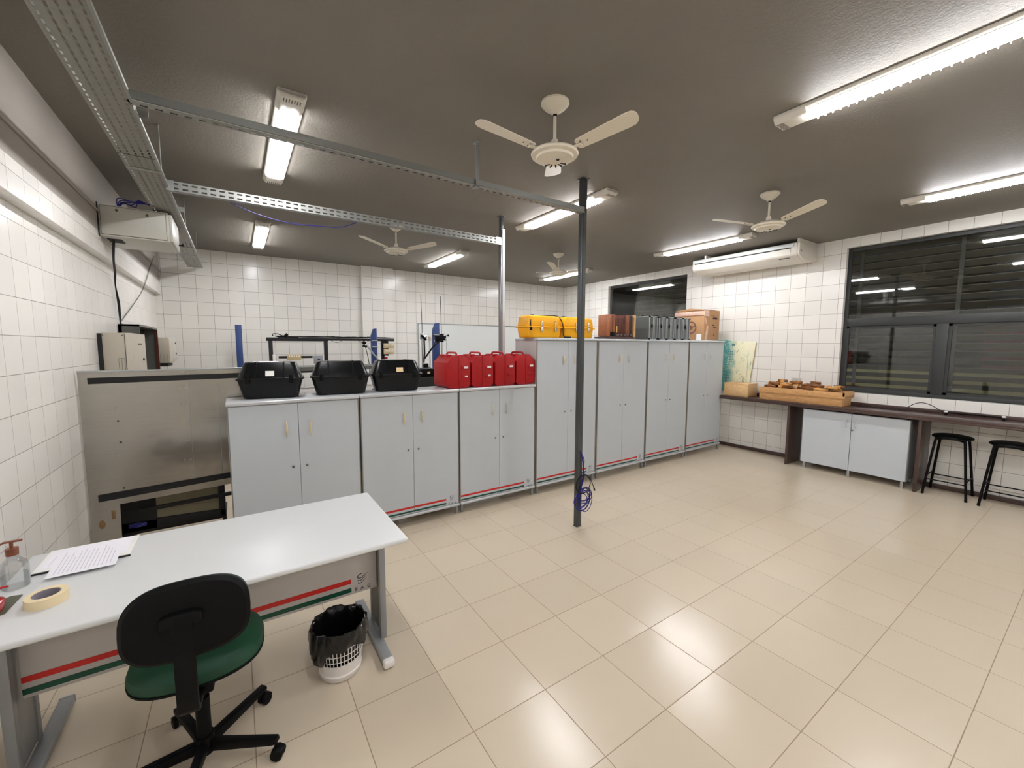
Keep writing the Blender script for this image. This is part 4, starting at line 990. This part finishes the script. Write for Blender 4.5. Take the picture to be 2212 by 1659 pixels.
br.prism([(-.062, .0), (.062, .0), (.062, .035), (.035, .045), (-.035, .045), (-.062, .035)], 'y', -.035, .0, .006, 2, rot @ Matrix.Translation((0, -.262, .80)))
br.prism([(-.285, .84), (-.262, .84), (-.262, .485), (-.235, .447), (-.10, .437), (-.10, .415), (-.25, .43), (-.285, .465)], 'x', -.032, .032, .005, 2, rot)
obj('back_bracket', br, M['black'], t)

# ---------------------------------------------------------------- waste bin
bx, by = .395, 2.283
t = thing('waste_basket', 'white slatted waste basket with a black bin bag under the desk', 'waste bin', (bx, by, 0))
obj('base', MB().lathe([(0, 0), (.098, 0), (.104, .006), (.110, .035), (.106, .042), (.113, .10), (.110, .10), (.101, .04), (.09, .008), (0, .008)], n=48), M['white_plastic'], t)
lt = MB()
for k in range(40):
    a = 2*PI*k/40; c, s_ = math.cos(a), math.sin(a)
    lt.tube([(.1115*c, .1115*s_, .088), (.124*c, .124*s_, .20), (.134*c, .134*s_, .278)], .0022, 4)
for z, r in ((.125, .1165), (.157, .1195), (.19, .123), (.278, .134)):
    lt.tube([(r*math.cos(2*PI*k/40), r*math.sin(2*PI*k/40), z) for k in range(40)], .0022, 4, True)
obj('lattice', lt, M['white_plastic'], t)
random.seed(5)
b = bmesh.new(); n = 72; rings = []
prof = [(.0, .02), (.088, .022), (.098, .09), (.108, .18), (.120, .262), (.132, .288), (.141, .290), (.147, .262), (.148, .232), (.144, .205), (.139, .188)]
ph = [random.uniform(0, 6.28) for _ in range(8)]
for i, (r, z) in enumerate(prof):
    ring = []
    for k in range(n):
        a = 2*PI*k/n
        wr_ = (.0025 if i < 5 else .005)*(math.sin(7*a+ph[0]+i)+.7*math.sin(13*a+ph[1]-i*1.3)+.6*math.sin(23*a+ph[2]+i*.8))
        zz = z
        if i >= 8: zz += .014*math.sin(3*a+ph[3])+.007*math.sin(8*a+ph[4])
        if i >= 8 and math.cos(a-R(205)) > .93: zz -= .04; wr_ += .012
        rr = max(.0, r+(wr_ if r > 0 else 0)); ring.append(b.verts.new((rr*math.cos(a), rr*math.sin(a), zz+(.004*math.sin(5*a+ph[5]) if i in (4, 5, 6) else 0))))
    rings.append(ring)
for p_, q_ in zip(rings, rings[1:]):
    for k in range(n): b.faces.new((p_[k], p_[(k+1) % n], q_[(k+1) % n], q_[k]))
bmesh.ops.remove_doubles(b, verts=b.verts[:], dist=1e-5); bmesh.ops.recalc_face_normals(b, faces=b.faces[:])
mb = MB(); mb._merge(b); obj('bin_bag', mb, M['bag'], t)

# ---------------------------------------------------------------- cables on the dark post
mb = MB()
mb.tube(smoothpath([(2.742, 2.886, .755), (2.748, 2.870, .73), (2.765, 2.866, .62), (2.762, 2.866, .50), (2.745, 2.868, .42), (2.738, 2.868, .36)]), .007, 6)
mb.tube(smoothpath([(2.742, 2.884, .75), (2.775, 2.868, .68), (2.765, 2.866, .60), (2.778, 2.864, .53), (2.755, 2.868, .42)]), .004, 6)
random.seed(2)
for k in range(10):
    big = k > 6
    cxx = 2.76+random.uniform(-.03, .03)+(.02 if big else 0); cz = .30+random.uniform(-.025, .03)-(.045 if big else 0); r1 = .085+random.uniform(-.012, .02); r2 = .068+random.uniform(-.012, .02)+(.03 if big else 0)
    tilt = random.uniform(-.6, .6)
    mb.tube([(cxx+r1*math.cos(2*PI*i/30), 2.868+tilt*.012*math.sin(2*PI*i/30)-.006*(k % 3), cz+r2*math.sin(2*PI*i/30)+.25*r1*math.cos(2*PI*i/30)*tilt) for i in range(30)], .0036, 5, True)
solo('network_cable', mb, M['blue_cable'], 'tangled coil of blue network cable hung on the dark post', 'cable')
mb = MB()
for k in range(3):
    mb.tube([(2.755+(.088+.004*k)*math.cos(2*PI*i/30), 2.848+.003*k, .44+(.088+.004*k)*math.sin(2*PI*i/30)) for i in range(30)], .0038, 5, True)
mb.tube(smoothpath([(2.775, 2.85, .53), (2.83, 2.848, .50), (2.87, 2.846, .43), (2.895, 2.845, .375)], 5), .0038, 5).cyl((2.892, 2.845, .38), (2.903, 2.843, .35), .008, n=8)
solo('black_cable', mb, M['black_cable'], 'coiled black cable with loose plug hung on the dark post', 'cable')

# ---------------------------------------------------------------- back wall and the laboratory behind the cabinets
t = thing('whiteboard', 'large whiteboard on the back wall behind the lighter post', 'whiteboard', (5.0, 8.40, 1.1))
obj('board', MB().box(3.235, 6.62, 8.405, 8.417, 1.06, 2.25), M['whiteboard'], t, True)
obj('frame', MB().box(3.225, 6.63, 8.398, 8.418, 2.245, 2.262).box(3.225, 6.63, 8.398, 8.418, 1.05, 1.065).box(3.225, 3.25, 8.398, 8.418, 1.06, 2.25).box(6.605, 6.63, 8.398, 8.418, 1.06, 2.25), M['alu_trim'], t, True)
t = thing('lab_bench', 'white topped laboratory bench along the back wall, mostly hidden', 'bench', (1.9, 7.8, 0))
obj('top', MB().box(.2, 4.6, 7.30, 8.30, .86, .90, .004), M['desk'], t, True)
for x in (.25, 2.4, 4.5): obj('support_panel', MB().box(x, x+.05, 7.35, 8.28, 0, .86), M['panel'], t, True)
t = thing('steel_gantry', 'black steel test frame with cables on top, along the back wall', 'frame', (1.4, 7.6, .90))
obj('top_rail', MB().box(.405, 1.30, 7.50, 7.56, 1.852, 1.908, .003).box(.405, 2.46, 7.60, 7.66, 1.866, 1.908, .003), M['black_matte'], t, True)
for x in (.43, 1.235): obj('leg', MB().box(x, x+.055, 7.50, 7.56, .90, 1.852, .003), M['black_matte'], t, True)
obj('leg', MB().box(2.22, 2.27, 7.60, 7.66, .90, 1.866, .003), M['black_matte'], t, True)
obj('cross_bar', MB().box(.56, 1.05, 7.50, 7.53, 1.575, 1.612).box(.5, 1.24, 7.50, 7.53, 1.335, 1.375), M['black_matte'], t, True)
obj('white_post', MB().box(.475, .512, 7.47, 7.50, 1.44, 1.64, .003), M['white_plastic'], t, True)
t = thing('gauge_block', 'small beige block with a row of holes on the black frame bar', 'gauge', (.78, 7.46, 1.53))
obj('block', MB().box(.675, .875, 7.455, 7.495, 1.545, 1.64, .004), mat('brass_beige', (196, 176, 132), .5), t, True)
v = MB()
for k in range(5): v.box(.70+k*.034, .716+k*.034, 7.452, 7.456, 1.60, 1.622)
objs('window_slot', v, M['label'], t, True)
t = thing('digital_meter', 'small grey meter with a dark display hanging below the black frame', 'meter', (1.15, 7.45, 1.5))
obj('housing', MB().box(1.06, 1.20, 7.45, 7.49, 1.48, 1.615, .006), mat('meter_grey', (150, 152, 158), .5), t, True)
obj('display', MB().box(1.115, 1.155, 7.447, 7.451, 1.545, 1.565), M['dark'], t, True)
mb = MB(); random.seed(8)
for k in range(5):
    pts = [(.55+i*.19, 7.62+random.uniform(-.02, .02), 1.918+random.uniform(0, .016)) for i in range(11)]
    mb.tube(smoothpath(pts, 4), .007, 5)
for x in (1.4, 1.75, 2.0): mb.tube(smoothpath([(x-.06, 7.60, 1.91), (x-.02, 7.59, 1.945), (x+.03, 7.59, 1.93), (x+.08, 7.6, 1.90)], 5), .003, 5)
for x in (1.45, 1.9): mb.tube(smoothpath([(x-.1, 7.59, 1.87), (x, 7.585, 1.835), (x+.1, 7.59, 1.87)], 5), .003, 5)
solo('cable_bundle', mb, M['black_cable'], 'messy dark cables lying along the top of the black frame', 'cable')
t = thing('extension_socket', 'black socket with coiled lead on the left end of the black frame', 'socket', (.62, 7.53, 1.908))
obj('socket', MB().cyl((.66, 7.53, 1.925), (.70, 7.53, 1.965), .022, n=12).box(.56, .86, 7.51, 7.55, 1.909, 1.922, .004), M['black'], t, True)
obj('lead', MB().tube(smoothpath([(.50, 7.53, 1.93), (.49, 7.53, 1.96), (.56, 7.53, 1.965), (.62, 7.53, 1.94), (.67, 7.53, 1.93)], 5), .008, 6), M['black_cable'], t, True)
# blue columns
t = solo('blue_column', MB().box(.004, .092, 7.95, 8.03, .905, 2.11, .003), M['blue'], 'plain blue column standing alone left of the black frame', 'column')
def bluecol(label, x, y, w_, zt_):
    t = thing('load_frame_column', label, 'column', (x, y, .90))
    obj('column', MB().prism([(x, .905), (x+w_, .905), (x+w_*.92, zt_), (x+w_*.42, zt_-.01), (x+.004, zt_-.13)], 'y', y, y+.09, .004), M['blue'], t, True)
    objs('clamp_bar', MB().box(x-.0, x+w_, y-.01, y, zt_-.34, zt_-.315, .003).box(x, x+w_, y-.01, y, zt_-.225, zt_-.205, .003), M['alu_trim'], t, True)
bluecol('blue column with slanted top behind the black frame, holding beige gauges', 1.99, 7.40, .10, 2.085)
bluecol('tall blue column with slanted top in front of the whiteboard', 2.985, 7.0, .125, 2.20)
t = thing('gauge_block', 'two stacked beige blocks with holes at the right end of the black frame', 'gauge', (2.28, 7.38, 1.6))
gm = mat('aged_beige', (206, 188, 150), .5)
for z in (1.735, 1.63):
    o = obj('block', MB().box(2.20, 2.385, 7.38, 7.42, z, z+.088, .004), gm, t, True)
    v = MB()
    for k in range(5): v.box(2.225+k*.03, 2.24+k*.03, 7.377, 7.381, z+.045, z+.068)
    objs('window_slot', v, M['label'], o, True)
obj('bracket', MB().box(2.27, 2.29, 7.42, 7.60, 1.6, 1.88), M['black_matte'], t, True)
solo('red_valve', MB().box(2.20, 2.245, 7.33, 7.38, 1.545, 1.585, .006), M['redcase'], 'small red block below the stacked beige gauges', 'valve')
t = thing('clamp_arm', 'black jointed clamp arm left of the slanted blue column', 'clamp', (1.86, 7.3, .9))
obj('arm', MB().tube(smoothpath([(1.86, 7.28, 1.80), (1.92, 7.27, 1.72), (1.99, 7.26, 1.62), (2.05, 7.26, 1.50), (2.06, 7.26, .905)], 5), .014, 8), M['alu_trim'], t, True)
obj('knob', MB().box(1.80, 1.86, 7.25, 7.31, 1.81, 1.85, .01).cyl((1.83, 7.28, 1.76), (1.83, 7.28, 1.88), .012, n=8).cyl((1.80, 7.26, 1.78), (1.87, 7.26, 1.76), .015, n=8), M['black'], t, True)
obj('cable', MB().tube(smoothpath([(1.84, 7.27, 1.78), (1.87, 7.26, 1.65), (1.90, 7.26, 1.45), (1.9, 7.26, 1.3)], 5), .006, 6), M['black_cable'], t, True)
def dial_stand(label, x, y, ztop, zc, arm):
    t = thing('dial_stand', label, 'stand', (x, y, 0))
    obj('rod', MB().cyl((x-.012, y, ztop), (x, y, zc), .0045, n=8), M['black'], t, True)
    obj('mast', MB().cyl((x, y, 0.02), (x, y, zc), .014, n=10), M['chrome'], t, True)
    obj('foot', MB().box(x-.05, x+.05, y-.1, y+.1, 0, .02), M['black'], t, True)
    cl = obj('clamp', MB().box(x-.03, x+.03, y-.03, y+.03, zc-.09, zc, .01).cyl((x+.03, y, zc-.05), (x+.07, y, zc-.05), .022, n=10), M['alu_trim' if not arm else 'black'], t, True)
    obj('knob', MB().cyl((x-.03, y-.035, zc-.03), (x+.05, y-.035, zc-.10), .016, n=8), M['black'], t, True)
    if arm:
        obj('arm', MB().tube(smoothpath([(x-.02, y-.05, zc-.10), (x-.12, y-.1, zc-.15), (x-.22, y-.15, zc-.22), (x-.36, y-.2, zc-.37)], 5), .012, 8), M['black'], t, True)
        obj('side_lever', MB().tube([(x, y, zc-.05), (x+.12, y, zc-.02)], .006, 6).cyl((x+.115, y, zc-.01), (x+.115, y, zc-.04), .014, n=8), M['black'], t, True)
        obj('thin_cable', MB().tube(smoothpath([(x+.02, y, zc), (x+.06, y, zc-.01), (x+.08, y, zc-.12), (x+.085, y, zc-.30)], 5), .003, 5), M['grey_cable'], t, True)
        obj('clamp_body', MB().box(x-.11, x+.02, y-.05, y+.02, zc-.13, zc-.03, .012).box(x-.15, x-.05, y-.03, y, zc-.045, zc-.025, .004), M['black'], t, True)
    else:
        obj('black_arm', MB().tube([(x+.03, y, zc-.08), (x+.035, y, zc-.30), (x+.02, y, zc-.45)], .012, 8), M['black'], t, True)
        obj('lower_clamp', MB().box(x+.01, x+.09, y-.02, y+.02, zc-.52, zc-.46, .008).box(x+.0, x+.12, y-.02, y+.02, zc-.54, zc-.52, .004), M['black'], t, True)
dial_stand('chrome dial stand with thin black rod, left of the slanted blue column at the whiteboard', 2.372, 6.0, 2.555, 1.97, False)
dial_stand('dial stand with black clamp arm in front of the slanted blue column', 2.69, 6.0, 2.55, 1.97, True)
t = thing('white_pole', 'off-white capped pole between the two dial stands', 'pole', (2.495, 6.0, 0))
obj('pole', MB().box(2.483, 2.507, 5.99, 6.014, .02, 1.86, .003), M['white_plastic'], t, True)
obj('cap', MB().box(2.476, 2.514, 5.982, 6.022, 1.86, 1.925, .006), M['cream'], t, True)
obj('foot', MB().box(2.45, 2.54, 5.9, 6.12, .0, .02), M['alu'], t, True)
t = thing('test_machine', 'low black machine between the black and the red cases', 'machine', (2.2, 5.5, 0))
obj('body', MB().box(1.95, 2.34, 5.2, 5.7, .0, 1.36, .01), M['black_matte'], t, True)
obj('head', MB().box(2.0, 2.3, 5.3, 5.6, 1.36, 1.47, .008), M['black'], t, True)
obj('switch', MB().box(2.16, 2.20, 5.295, 5.30, 1.40, 1.43), M['label_o'], t, True)
# lower shelf that shows between the black cases
t = thing('steel_shelf', 'dark shelf edge visible between the first two black cases', 'shelf', (.62, 5.2, 0))
obj('shelf_board', MB().box(.20, 1.6, 5.0, 5.5, 1.505, 1.545), M['dark_metal'], t, True)
obj('lower_board', MB().box(.20, 1.6, 5.0, 5.5, 1.27, 1.29), M['white_plastic'], t, True)
for x in (.2, 1.56):
    for y in (5.0, 5.46): obj('leg', MB().box(x, x+.04, y, y+.04, 0, 1.505), M['dark_metal'], t, True)
